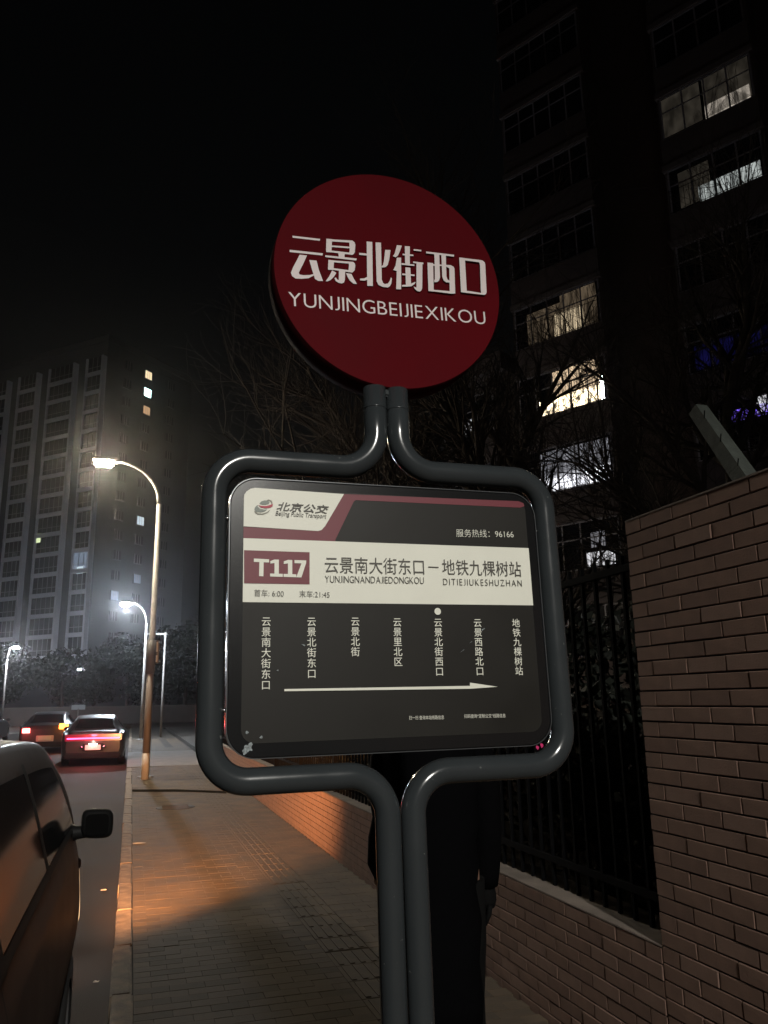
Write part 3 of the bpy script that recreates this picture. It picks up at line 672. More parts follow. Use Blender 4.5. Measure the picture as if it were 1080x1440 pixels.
def make_wheel(parent, x, y, z, r, side, seen=True):
    w = r * .34
    ty = MB().lathe([(r * .62, -w), (r * .93, -w), (r, -w * .7), (r, w * .7), (r * .93, w), (r * .62, w)], (x, y, z), 'x', 32).build('wheel', M_rubber, parent)
    rm = MB().lathe([(0, side * w * .55), (r * .16, side * w * .62), (r * .2, side * w * .4), (r * .56, side * w * .45), (r * .64, side * w * .92)], (x, y, z), 'x', 32)
    for k in range(5):
        a = 2 * PI * k / 5; ca, sa = math.cos(a), math.sin(a)
        xo = x + side * w * .72
        p = [(xo, y + ca * rr - sa * ww, z + sa * rr + ca * ww) for rr, ww in ((r * .15, -.03), (r * .15, .03), (r * .62, .022), (r * .62, -.022))]
        rm.add(p + [(x + side * w * .4, q[1], q[2]) for q in p], [(0, 1, 2, 3), (0, 4, 5, 1), (1, 5, 6, 2), (2, 6, 7, 3), (3, 7, 4, 0)])
    rm.build('rim', mat('alloy', (.25, .25, .26), .35, metal=.8), ty)

# --- the van at the kerb, left foreground
M_van = mat('van_paint', (.032, .015, .010), .6, coat=.05, noise=(3, .06), spec=.35)
van = thing('parked_van', 'dusty grey brown van parked at the kerb with its black wing mirror out', 'van', (-1.04, 0, -.12))
vb = Body([(.55, .30, .62, .80, .62, .45), (.66, .24, .95, 1.25, .76, .60), (.95, .22, 1.10, 1.57, .83, .655), (1.6, .22, 1.13, 1.635, .845, .68), (2.5, .22, 1.15, 1.625, .85, .69), (3.1, .22, 1.15, 1.615, .85, .70),
           (3.65, .22, 1.15, 1.59, .85, .715), (4.0, .22, 1.14, 1.50, .85, .745), (4.25, .22, 1.11, 1.34, .848, .78), (4.48, .22, 1.04, 1.12, .845, .80), (4.72, .23, .94, 1.00, .835, .76), (4.92, .25, .74, .84, .80, .66), (5.05, .30, .52, .62, .72, .50)], .93)
vo = vb.shell(90, 48).build('body', M_van, van); fixn(vo)
cut_arches(vo, (4.33, 1.35), .37, .85, .32)
for s in (1, -1):
    vb.patch(lambda f: 2.02 + .04 * f, lambda f: 2.92 + .02 * f, 5.15, 5.86, s).build('side_window', M_glassd, van)
    vb.patch(lambda f: 2.98 + .02 * f, lambda f: 4.22 - .52 * f, 5.15, 5.84, s).build('side_window', M_glassd, van)
    vb.patch(lambda f: .98 + .12 * f, lambda f: 1.92 - .02 * f, 5.15, 5.86, s).build('side_window', M_glassd, van)
    # rubber seals and pillars
    sl = MB()
    for a, b in ((2.925, 2.985), (1.93, 2.02)): vb.patch(lambda f, a=a: a, lambda f, b=b: b, 5.05, 5.95, s, .005, 2, 8, sl)
    vb.patch(lambda f: .98, lambda f: 4.28, 5.07, 5.15, s, .006, 30, 2, sl)
    vb.patch(lambda f: 4.22 - .52 * f, lambda f: 4.28 - .52 * f, 5.12, 5.9, s, .006, 2, 8, sl)
    sl.build('window_seal', M_trim, van)
    gp = MB()
    for a in (1.95, 3.95): vb.patch(lambda f, a=a: a, lambda f, a=a: a + .008, 1.6, 5.1, s, .0015, 1, 16, gp)
    vb.patch(lambda f: 1.95, lambda f: 3.95, 1.6, 1.64, s, .0015, 20, 1, gp)
    gp.build('door_gap', M_trim, van)
    vb.patch(lambda f: .9, lambda f: 3.5, 2.55, 2.8, s, .008, 20, 3).build('rub_strip', M_trim, van)
    mk = MB(); cx, cy, cz = vb.pt(4.35, 4.2, s, .0)
    mk.lathe([(0, s * .014), (.018, s * .012), (.028, 0)], (cx, cy, cz - .02), 'x', 14); mk.build('side_repeater', mat('marker_dark', (.02, .01, .008), .3), van)
    # mirror
    mx, my, mz = vb.pt(4.02, 5.05, s)
    mm = MB(); ctr = Vector((mx + s * .105, my - .02, 1.205))
    V = []; F = []
    secs = [(-.055, .45), (-.045, .85), (-.01, 1.0), (.03, .92), (.06, .6), (.07, .2)]
    n = 24
    for (yy, k_) in secs:
        for q in range(n):
            a = 2 * PI * q / n; c_, s2 = math.cos(a), math.sin(a); pw = .55
            V.append((ctr.x + s * .068 * k_ * abs(c_)**pw * (1 if c_ > 0 else -1), ctr.y + yy, ctr.z + (.064 * k_ * abs(s2)**pw * (1 if s2 > 0 else -1)) - .006 * c_))
    for i in range(len(secs) - 1):
        for q in range(n): q2 = (q + 1) % n; F.append((i * n + q, i * n + q2, (i + 1) * n + q2, (i + 1) * n + q))
    F.append(tuple(range(n))); F.append(tuple(range(len(V) - 1, len(V) - n - 1, -1)))
    mm.add(V, F, True); mm.tube([(mx - s * .03, my + .02, 1.165), (mx + s * .02, my + .015, 1.165), (ctr.x - s * .03, ctr.y + .01, ctr.z - .035)], [.05, .03, .024], 10)
    mo = mm.build('wing_mirror', M_trim, van); fixn(mo)
    MB().poly([(ctr.x + a, ctr.z + b) for a, b in rrect(-.048, -.044, .048, .044, .02)], ctr.y - .056).build('mirror_glass', mat('mirror_tint', (.004, .004, .004), .9, spec=.04, metal=.0), mo)
    hl = MB(); vb.patch(lambda f: 4.76 - .05 * f, lambda f: 4.98 - .05 * f, 3.2, 4.6, s, .006, 6, 6, hl); hl.build('headlight', mat('headlamp_lens', (.7, .7, .65), .15, emit=(1, .62, .3), es=1.2), van)
    tl = MB(); vb.patch(lambda f: .60, lambda f: .80, 3.4, 5.2, s, .006, 4, 6, tl); tl.build('tail_light', mat('tail_lens_off', (.22, .008, .01), .2), van)
    for wy in (4.33, 1.35): make_wheel(van, s * .735, wy, .30, .30, s)
vb.patch(lambda f: 3.86 - 0 * f, lambda f: 3.86, 8, 8, 1)
ws = MB()
for s in (1, -1): vb.patch(lambda f: 3.72, lambda f: 4.46, 7.02, 8, s, .004, 12, 6, ws)
ws.build('windscreen', M_glassd, van)
MB().tube([(-.52, 1.1, 1.655), (-.53, 2.0, 1.675), (-.52, 2.9, 1.635)], .016, 8).build('roof_rail', M_trim, van)
MB().tube([(.55, 1.1, 1.650), (.56, 2.0, 1.672), (.55, 2.9, 1.632)], .016, 8).build('roof_rail', M_trim, van)
sp = lamp_light('headlight_beam', van, (.56, 5.06, .66), 6800, (1.0, .43, .16), .14, 46, (math.radians(90 + 2), 0, math.radians(-17)))
sp.data.spot_blend = 1.0
sp2 = lamp_light('dipped_beam', van, (-.56, 5.06, .66), 70, (1.0, .45, .18), .07, 70, (math.radians(90 - 14), 0, 0)); sp2.data.spot_blend = 1.0
sp3 = lamp_light('dipped_beam', van, (.56, 5.065, .65), 70, (1.0, .45, .18), .07, 70, (math.radians(90 - 14), 0, 0)); sp3.data.spot_blend = 1.0

# --- the sedans ahead
SED = [(0, .34, .72, .86, .78, .62), (.08, .24, .93, .985, .885, .74), (.35, .20, .98, 1.06, .93, .74), (.75, .18, 1.0, 1.22, .94, .66), (1.4, .18, 1.0, 1.43, .945, .62), (2.2, .18, .98, 1.48, .945, .62), (2.9, .18, .96, 1.36, .945, .64),
       (3.4, .18, .94, 1.08, .94, .70), (3.7, .18, .90, .96, .93, .78), (4.3, .19, .78, .86, .91, .74), (4.65, .22, .62, .70, .86, .62), (4.78, .32, .5, .56, .7, .45)]
def sedan(label, loc, paint, bar, group=None, s_=1.0, rz=0.0):
    t = thing('car', label, 'car', loc, rz, group); b = Body(SED)
    o = b.shell(60, 40).build('body', paint, t); fixn(o); cut_arches(o, (3.95, .98), .36, .945, .33)
    for s in (1, -1):
        b.patch(lambda f: .95 + .35 * f, lambda f: 2.1, 5.2, 5.85, s).build('side_window', M_glassd, t)
        b.patch(lambda f: 2.16, lambda f: 3.3 - .45 * f, 5.2, 5.85, s).build('side_window', M_glassd, t)
        for wy in (3.95, .98): make_wheel(t, s * .82, wy, .33, .33, s)
        x, y, z = b.pt(3.1, 5.1, s); MB().box(min(x, x + s * .2), max(x, x + s * .2), y - .05, y + .06, z, z + .12, .03).build('wing_mirror', M_trim, t)
        b.patch(lambda f: 4.35, lambda f: 4.66, 3.6, 4.8, s, .005, 5, 5).build('headlight', mat('lens_clear', (.5, .5, .5), .1), t)
    rw = MB()
    for s in (1, -1): b.patch(lambda f: .42, lambda f: 1.15, 7.0, 8, s, .005, 8, 5, rw)
    rw.build('rear_window', M_glassd, t)
    fw = MB()
    for s in (1, -1): b.patch(lambda f: 2.75, lambda f: 3.5, 7.0, 8, s, .005, 8, 5, fw)
    fw.build('windscreen', M_glassd, t)
    MB().box(-.80, .80, -.055, .12, .22, .40, .03).build('rear_bumper', M_trim, t)
    pl_ = MB().box(-.225, .225, -.062, -.01, .47, .62, .004).build('number_plate', mat('plate_green', (.55, .62, .50), .4), t)
    MB().box(-.30, .30, -.03, .01, .44, .66, .01).build('plate_recess', M_trim, t)
    return t, b
M_sed = mat('sedan_paint', (.020, .016, .017), .4, coat=.4)
carA, bA = sedan('dark car by the kerb with full-width red light bar and lit green number plate', (-1.0, 25.4, -.12), M_sed, True)
carA.scale = (.95, .95, .95)
M_bar = mat('red_light_bar', (.5, .02, .05), .3, emit=(1, .06, .22), es=7)
MB().box(-.76, .76, -.035, .12, .795, .835, .006).build('light_bar', M_bar, carA)
MB().box(-.82, .82, -.02, .12, .735, .93, .015).build('light_bar_glow', mat('red_lens_glow', (.12, .01, .02), .15, emit=(.6, .01, .07), es=.30), carA)  # lens panel oversized and emissive, painting the bar's red glow on the boot
for x in (-.33, .33): MB().lathe([(0, -.075), (.035, -.07), (.045, -.04)], (x, 0, .56), 'y', 14).build('reversing_sensor', M_chrome, carA)
MB().box(-.12, .12, -.066, -.05, .635, .648, .002).build('plate_lamp', mat('plate_lamp_lens', (.9, .9, .8), .3, emit=(1, .95, .75), es=30), carA)
lamp_light('plate_light', carA, (0, -.17, .70), 2.4, (1, .96, .8), .04)
lamp_light('bar_light', carA, (0, -.45, .95), 50, (1, .08, .16), .1)
# plate writing as plain bars is left out: unreadable in the photograph
M_sed2 = mat('dark_car_paint', (.03, .028, .03), .3, coat=.5)
carB, bB = sedan('dark car further off with square red tail light and amber indicator glowing', (-3.0, 33.0, -.12), M_sed2, False)
def lamp_part(car, name, x, z, w, h, col, es, watt):
    MB().box(x - w / 2, x + w / 2, -.06, .10, z - h / 2, z + h / 2, .01).build(name, mat('lens_' + name, col, .3, emit=col, es=es), car)
    if watt: lamp_light(name + '_light', car, (x, -.25, z), watt, col, .06)
lamp_part(carB, 'tail_light', -.66, .82, .26, .17, (1, .10, .09), 14, 22)
lamp_part(carB, 'indicator', .62, .95, .30, .18, (1, .24, .02), 16, 14)
MB().box(-.3, .3, -.05, .02, .42, .64, .01).build('lit_boot_panel', mat('pale_panel', (.5, .45, .42), .4), carB)
carC, bC = sedan('red-lit car at far left edge on the other lane', (-7.0, 43.0, -.12), M_sed2, False)
lamp_part(carC, 'rear_lamp', .55, .8, .4, .14, (1, .16, .08), 12, 8)
lamp_part(carC, 'tail_light', -.62, .8, .26, .14, (1, .12, .10), 10, 0)

# ------------------------------------------------------------------ the person behind the sign
M_coat = mat('black_coat', (.0025, .0025, .003), .95, bump=(30, .5, .01), spec=.03)
M_trou = mat('dark_trousers', (.005, .005, .005), .95, spec=.1)
M_skin = mat('skin', (.30, .17, .12), .55)
M_hair = mat('black_hair', (.008, .007, .006), .6)
M_glove = mat('dark_glove', (.005, .005, .005), .9, spec=.1)
per = thing('person', 'person in a long black padded coat standing behind the sign posts', 'person', (1.165, 3.12, 0))
def skin_mesh(name, verts, edges, radii, material, parent, root=0, sub=2):
    me = bpy.data.meshes.new(name); me.from_pydata(verts, edges, []); o = bpy.data.objects.new(name, me); COL.objects.link(o)
    sm = o.modifiers.new('skin', 'SKIN'); sm.use_smooth_shade = True
    for i, r in enumerate(radii):
        d = me.skin_vertices[0].data[i]; d.radius = (r if hasattr(r, '__len__') else (r, r)); d.use_root = (i == root)
    sb = o.modifiers.new('sub', 'SUBSURF'); sb.levels = sub; sb.render_levels = sub
    dg = bpy.context.evaluated_depsgraph_get(); dg.update()
    m2 = bpy.data.meshes.new_from_object(o.evaluated_get(dg)); bpy.data.objects.remove(o)
    m2.name = name; m2.materials.clear(); m2.materials.append(material)
    for p in m2.polygons: p.use_smooth = True
    o2 = bpy.data.objects.new(name, m2); COL.objects.link(o2); o2.parent = parent; return o2
bv = [(0, 0, .95), (0, 0, 1.12), (0, .01, 1.32), (0, .0, 1.47), (0, -.005, 1.53), (0, .012, 1.60), (0, .02, 1.69), (0, .005, 1.74),
      (.10, 0, .90), (.105, .01, .50), (.11, -.02, .09), (.115, .10, .035), (-.10, 0, .90), (-.105, -.03, .50), (-.11, -.10, .09), (-.115, .02, .035),
      (.125, 0, 1.37), (.212, .0, 1.14), (.220, .03, .90), (-.125, 0, 1.37), (-.212, 0, 1.14), (-.220, .03, .90)]
be = [(0, 1), (1, 2), (2, 3), (3, 4), (4, 5), (5, 6), (6, 7), (0, 8), (8, 9), (9, 10), (10, 11), (0, 12), (12, 13), (13, 14), (14, 15), (2, 16), (16, 17), (17, 18), (2, 19), (19, 20), (20, 21)]
br_ = [(.15, .11), (.14, .10), (.16, .11), (.07, .07), (.055, .055), (.062, .075), (.078, .092), (.06, .07), .095, .062, .045, .04, .095, .062, .045, .04, .05, .038, .03, .05, .038, .03]
skin_mesh('body', bv, be, br_, M_skin, per)
def loft(secs, n=28, m=None):
    m = m or MB(); V = []; F = []
    for (cx, cy, cz, rx, ry, pw) in secs:
        for k in range(n):
            a = 2 * PI * k / n; c, s = math.cos(a), math.sin(a)
            V.append((cx + rx * abs(c)**pw * (1 if c > 0 else -1), cy + ry * abs(s)**pw * (1 if s > 0 else -1), cz))
    for i in range(len(secs) - 1):
        for k in range(n): k2 = (k + 1) % n; F.append((i * n + k, i * n + k2, (i + 1) * n + k2, (i + 1) * n + k))
    m.add(V, F, True); m.f.append(tuple(range(len(m.v) - len(V), len(m.v) - len(V) + n))[::-1]); m.sm.append(False)
    m.f.append(tuple(range(len(m.v) - n, len(m.v)))); m.sm.append(False); return m
cs = []
for k, z in enumerate([.40, .52, .64, .78, .90, .98, 1.06, 1.14, 1.22, 1.30, 1.37, 1.42, 1.46, 1.50]):
    w_ = [.155, .152, .152, .155, .155, .155, .158, .162, .17, .175, .175, .155, .11, .075][k]; d_ = [.14, .15, .155, .155, .15, .15, .15, .152, .155, .155, .145, .125, .10, .08][k]
    puff = .006 * (1 if k % 2 else -1)
    cs.append((0, 0, z, w_ + puff, d_ + puff, .85))
coat = loft(cs)
for s in (-1, 1):
    P = [(s * .15, 0, 1.43), (s * .192, 0, 1.36), (s * .207, -.005, 1.26), (s * .214, -.01, 1.16), (s * .217, -.005, 1.08), (s * .220, .01, 1.0), (s * .222, .02, .93), (s * .222, .03, .885)]
    if s < 0: P = [(x + (0 if i_ in (4, 5) else .016 if i_ in (3,) else .034 if i_ > 2 else 0), y, z) for i_, (x, y, z) in enumerate(P)]
    coat.tube(P, [.07, .072, .067, .060, .058, .055, .048, .045], 16)
coat.tube([(0, .02, 1.47), (0, -.03, 1.52), (0, -.045, 1.55)], [.10, .105, .085], 18)
co_ = coat.build('coat', M_coat, per); fixn(co_)
tr = MB()
for s, f_ in ((1, .0), (-1, -.05)):
    tr.tube([(s * .085, 0, .92), (s * .095, f_ * .3 + .01, .70), (s * .10, f_ * .6 + .01, .5), (s * .105, f_ * .9 - .01, .28), (s * .108, f_ - .02, .07)], [.105, .098, .078, .066, .062], 16)
tr.build('trousers', M_trou, per)
for s, f_ in ((1, 0.0), (-1, -.05)):
    MB().add(*(lambda b: (b.v, b.f))(MB().box(s * .11 - .048, s * .11 + .048, f_ - .10, f_ + .17, 0, .085, .03)), True).build('shoe', M_trim, per)
# head: hair, ears, face (looking away down the street)
hd = MB()
hd.lathe([(0, .145), (.055, .135), (.085, .10), (.098, .05), (.098, 0), (.09, -.05), (.07, -.085), (.0, -.095)], (0, -.006, 1.655), n=24)
ho = hd.build('hair', M_hair, per)
for v in ho.data.vertices:
    if v.co.y > .03: v.co.y = .03 + (v.co.y - .03) * .3
fc = MB()
fc.lathe([(0, .012), (.012, .008), (.018, -.01), (.012, -.02), (0, -.024)], (0, .118, 1.635), n=12)
for s in (-1, 1):
    fc.lathe([(0, .03), (.012, .02), (.016, 0), (.01, -.022), (0, -.03)], (s * .092, .012, 1.645), n=10)
fc.build('nose_and_ears', M_skin, per)
ey = MB()
for s in (-1, 1): ey.lathe([(0, .011), (.009, .006), (.011, 0), (.009, -.006), (0, -.011)], (s * .033, .103, 1.66), n=12)
ey.build('eyes', mat('eye', (.05, .04, .04), .2), per)
MB().tube([(-.024, .106, 1.592), (0, .114, 1.594), (.024, .106, 1.592)], .005, 8).build('mouth', mat('lips', (.3, .1, .09), .5), per)
for s in (-1, 1):
    h_ = MB(); wx, wy, wz = s * .222 + (.034 if s < 0 else 0), .035, .885
    h_.tube([(wx, wy, wz + .03), (wx, wy + .003, wz - .02), (wx, wy + .006, wz - .06), (wx, wy + .01, wz - .085)], [.026, .036, .04, .034], 14)
    for k, (ln, dy) in enumerate(((.070, -.030), (.080, -.010), (.075, .010), (.060, .030))):
        h_.tube([(wx, wy + dy, wz - .075), (wx - s * .006, wy + dy + .004, wz - .075 - ln * .5), (wx - s * .022, wy + dy + .008, wz - .075 - ln)], [.0105, .0098, .008], 8)
    h_.tube([(wx, wy + .03, wz - .03), (wx - s * .008, wy + .055, wz - .06), (wx - s * .016, wy + .06, wz - .09)], [.012, .011, .009], 8)
    h_.build('gloved_hand', M_glove, per)

# ------------------------------------------------------------------ residential tower, far left
M_fac = mat('tower_render', (.10, .10, .115), .9, noise=(.25, .12))
M_side = mat('tower_side_render', (.10, .10, .11), .9, noise=(.25, .12))
M_frame = mat('bay_frame', (.62, .63, .68), .8)
M_pane = mat('dark_pane', (.012, .013, .018), .35)
M_mull = mat('mullion', (.30, .30, .31), .6)
rzL = math.radians(46.4)        # local +x runs along the left face (away to the left), local +y into the block
def tower(label, loc, L, D, H, bays, z0, pitch, nfl, lit, lit_side):
    t = thing('apartment_tower', label, 'apartment tower', loc)
    ux = Vector((math.sin(-rzL), math.cos(-rzL), 0)); uy = Vector((math.sin(math.radians(43.6)), math.cos(math.radians(43.6)), 0))
    t.matrix_world = Matrix.Translation(loc) @ Matrix((ux, uy, Vector((0, 0, 1)))).transposed().to_4x4()
    MB().box(.25, L, .4, D, 0, H).build('wall', M_fac, t)
    MB().box(.02, .25, .36, D + .02, 0, H + .25).build('side_wall', M_side, t)
    MB().box(-.05, L, .25, D, H + .001, H + .9).build('parapet', M_side, t)
    for a in (5, 14): MB().box(a, a + 4, 5, 9, H + .9, H + 3.6).build('roof_room', M_side, t)
    cache = {}
    for bi, (a, b) in enumerate(bays):
        w = b - a
        key = round(w, 2)
        fm = MB(); fm.box(0, w, -.42, .44, -.28, .28); fm.box(0, .32, -.40, .43, .281, pitch - .281); fm.box(w - .32, w, -.40, .43, .281, pitch - .281)
        fmesh = fm.mesh('window'); fmesh.materials.append(M_frame)
        pmesh = MB().box(.325, w - .325, -.18, -.14, .285, pitch - .285).mesh('pane'); pmesh.materials.append(M_pane)
        mm = MB(); nn = max(2, int(w / 1.0))
        for k in range(1, nn): x = .32 + (w - .64) * k / nn; mm.box(x - .04, x + .04, -.22, -.185, .285, pitch - .285)
        mm.box(.33, w - .33, -.235, -.225, .95, 1.03)
        mmesh = mm.mesh('window_bars'); mmesh.materials.append(M_mull)
        for k in range(nfl):
            f = piece('window', fmesh, None, t, (a, 0, z0 + k * pitch))
            if (bi, k) in lit:
                pm2 = pmesh.copy(); pm2.materials.clear(); pm2.materials.append(lit[(bi, k)]); piece('pane', pm2, None, f)
            else: piece('pane', pmesh, None, f)
            piece('window_bars', mmesh, None, f)
    # side face: small windows in two columns (their local x = 0 plane)
    sf = MB(); sf.box(-.06, .05, -.75, .75, -.68, .68); sfm = sf.mesh('window'); sfm.materials.append(M_side)
    sp_ = MB().box(-.075, -.061, -.66, .66, -.6, .6).mesh('pane'); sp_.materials.append(M_pane)
    sb = MB(); sb.box(-.09, -.076, -.24, -.19, -.6, .6); sb.box(-.09, -.076, .19, .24, -.6, .6); sbm = sb.mesh('window_bars'); sbm.materials.append(M_mull)
    for c, yc in enumerate((4.4, 8.45, 13.5)):
        for k in range(nfl + 1):
            zc = z0 + k * pitch - .1
            if zc > H - 1: continue
            f = piece('window', sfm, None, t, (0, yc, zc))
            if (c, k) in lit_side:
                q = sp_.copy(); q.materials.clear(); q.materials.append(lit_side[(c, k)]); piece('pane', q, None, f)
            else: piece('pane', sp_, None, f)
            piece('window_bars', sbm, None, f)
    return t
LW = mat('lit_warm_room', (.05, .05, .05), .5, emit=(1, .80, .50), es=1.1); LG = mat('lit_green_white_room', (.05, .05, .05), .5, emit=(.62, 1, .95), es=9); LO = mat('lit_orange_room', (.05, .05, .05), .5, emit=(1, .62, .34), es=.55)
LB = mat('lit_cool_room', (.05, .05, .05), .5, emit=(.75, .9, 1), es=.8); LY = mat('lit_yellow_room', (.05, .05, .05), .5, emit=(.85, 1, .55), es=.9); LD = mat('dim_cool_room', (.05, .05, .05), .5, emit=(.6, .75, 1), es=.22)
z0 = 7.85; pitch = 2.78
kf = lambda z: int(round((z - z0) / pitch))
T1 = tower('tall grey apartment tower at far left with white framed window bays', (-6.03, 110, 0), 26, 18, 51.5,
      [(0.05, 3.3), (5.5, 10.7), (12.9, 17.0), (19.2, 24.0)], z0 - .2, pitch, 15,
      {(0, 4): LD}, {(1, 15): LW, (1, 14): LG, (1, 13): LO, (1, 7): LB, (1, 0): LY, (1, 4): LD, (0, 3): LD})
# small lit panes inside the bays
for (x, z, w, h, m_) in ((1.2, 18.4, 1.1, .95, LB), (9.6, 23.4, .9, 1.3, LY)):
    MB().box(x, x + w, -.245, -.238, z, z + h).build('lit_sash', m_, T1)
TG = 'apartment blocks behind the trees'
T2 = tower('lower grey apartment block partly hidden behind the far left tower', (-34, 128, 0), 24, 16, 39, [(1, 5), (8, 13), (16, 20)], z0 - .2, pitch, 11, {(1, 3): LB}, {})

# ------------------------------------------------------------------ dark apartment block, right
M_bw = mat('block_wall', (.10, .082, .075), .9, noise=(.6, .18)); M_bb = mat('block_balcony', (.075, .058, .052), .9, noise=(.8, .2)); M_bf = mat('block_window_frame', (.23, .22, .24), .5)
M_bp = mat('block_pane', (.010, .010, .014), .12)
def block(label, loc, th, bays, floors, zs, pitch, H, depth, lit, x0, x1):
    t = thing('apartment_block', label, 'apartment block', loc)
    a = math.radians(180 - th); ux = Vector((math.sin(a), math.cos(a), 0)); uy = Vector((-ux.y, ux.x, 0))
    if uy.dot(Vector(loc).normalized()) < 0: uy = -uy
    # keep a right-handed frame: x along the face, y into the block
    M_ = Matrix((ux, uy, Vector((0, 0, 1)))).transposed()
    t.matrix_world = Matrix.Translation(loc) @ M_.to_4x4()
    MB().box(x0, x1, .9, depth, 0, H).build('wall', M_bw, t)
    MB().box(x0 - .1, x1 + .1, -.1, depth, H + .001, H + .7).build('parapet', M_bb, t)
    for bi, (a0, b0) in enumerate(bays):
        w = b0 - a0
        rail = MB().box(0, w, -.0, .1, -.95, 0).mesh('balcony_front'); rail.materials.append(M_bb)
        slab = MB().box(-.05, w + .05, -.05, .9, -1.15, -.951); slab.box(-.02, .1, .101, .9, -.95, pitch - 1.16); slab.box(w - .1, w + .02, .101, .9, -.95, pitch - 1.16); slab = slab.mesh('balcony_slab'); slab.materials.append(M_bw)
        top = pitch - 1.16
        n = max(2, int(round(w / .72)))
        fr = MB()
        for k in range(n + 1): x = .1 + (w - .2) * k / n; fr.box(x - .028, x + .028, .03, .08, .001, top)
        fr.box(.1, w - .1, .025, .085, .0, .05); fr.box(.1, w - .1, .025, .085, top - .06, top); fr.box(.1, w - .1, .035, .075, top * .62, top * .62 + .05)
        frm = fr.mesh('window_frame'); frm.materials.append(M_bf)
        pn = MB().box(.1, w - .1, .052, .058, .05, top - .06).mesh('pane'); pn.materials.append(M_bp)
        gr = MB()
        for k in range(int(w / .16)): gr.box(.08 + k * .16, .095 + k * .16, -.03, -.015, -.02, top * .55)
        gr.box(.05, w - .05, -.036, -.03, top * .5, top * .5 + .02); gr.box(.05, w - .05, -.036, -.03, .04, .06)
        grm = gr.mesh('window_grille'); grm.materials.append(M_iron)
        for k in range(floors):
            z = zs + k * pitch
            if z > H - 1: continue
            b = piece('balcony', rail, None, t, (a0, 0, z)); piece('balcony_slab', slab, None, b)
            f = piece('window_frame', frm, None, b)
            L_ = lit.get((bi, k))
            if L_:
                for (xa, xb, za, zb, mm_) in L_:
                    MB().box(xa, xb, .042, .0515, max(za, .01), min(zb, 1.62)).build('lit_pane', mm_, b)
            piece('pane', pn, None, b); 
            if (bi * 7 + k * 3) % 4 != 1: piece('window_grille', grm, None, b)
    return t
wA = lit_window('lit_dim_warm', (1, .86, .66), .03, (2, 2, 1), .3); wA2 = lit_window('lit_bright_warm', (1, .88, .74), .55, (5, 5, 1), .1, .3)
wB = lit_window('lit_white', (.92, 1, .97), .60, (6, 6, 1), .1, .3); wC = lit_window('lit_amber_dim', (1, .74, .48), .11, (4, 4, .8), .2); wC2 = lit_window('lit_amber', (1, .80, .52), 1.3, (9, 9, .6), .05, .42)
wD = lit_window('lit_gold', (1, .82, .54), 7.0, (3.2, 3.2, 2), .02, .33); wD2 = lit_window('lit_gold_curtain', (1, .74, .48), 1.2, (11, 11, .2), .12, .3); wE = lit_window('lit_grey', (.9, .9, 1), .3, (3, 3, .6), .35); wE2 = lit_window('lit_grey_bright', (.92, .93, 1), 3.0, (4, 4, 1.4), .15)
wF = lit_window('lit_small_white', (.95, .95, 1), 1.1, (6, 6, 1), .1); wH = lit_window('lit_violet', (.22, .12, 1), 1.4, (4, 4, 5), .05, .35); wI = lit_window('lit_faint_blue', (.10, .09, .9), .05, (2, 2, 1), .1)
LP = mat('bare_bulb', (.9, .9, .9), .4, emit=(.95, 1, .98), es=20)
blk = block('dark brown apartment block at right with a few lit balcony windows', (11.9, 26.3, 0), 30, [(1.9, 5.5), (8.1, 11.2), (12.2, 15.4)], 13, 2.85, 2.8, 34, 11,
    {(0, 4): [(.6, 2.0, .02, 1.3, wC), (2.0, 3.4, .02, 1.55, wC), (1.7, 2.9, .02, .9, wC2)],
     (0, 3): [(.9, 1.5, .0, .6, wD), (1.5, 3.3, .55, 1.55, wD2), (1.0, 3.3, .0, .62, wD), (3.28, 3.4, .05, .9, LP)],
     (0, 2): [(.8, 3.4, .5, 1.5, wE), (.6, 3.4, .0, .62, wE2)],
     (0, 1): [(2.3, 3.3, .0, .55, wF), (2.5, 3.0, .7, 1.2, wE)],
     (1, 6): [(.1, 1.4, .1, 1.55, wA), (1.5, 2.95, .1, 1.55, wA), (1.5, 2.9, .0, .55, wA2)],
     (1, 5): [(.4, 1.4, .1, 1.4, wA), (1.0, 2.9, .0, .62, wB)],
     
     (1, 2): [(1.0, 2.5, 1.0, 1.35, wH), (1.9, 2.95, 1.1, 1.6, wF)], (1, 3): [(.3, 2.6, .1, .9, wI)],
     (2, 2): [(.2, .8, .1, .7, wF)], (2, 5): [(.3, 2.5, .1, .8, wB)]}, 1.35, 22)
blk2 = block('low dark block wing joined to the left of the tall brown block', (11.9, 26.3, 0), 30, [(-1.6, .9)], 4, 2.85, 2.8, 13.6, 9, {(0, 3): [(.7, 1.7, .0, .75, wF)], (0, 2): [(.9, 1.6, .0, .4, wE)]}, -2.2, 1.25)

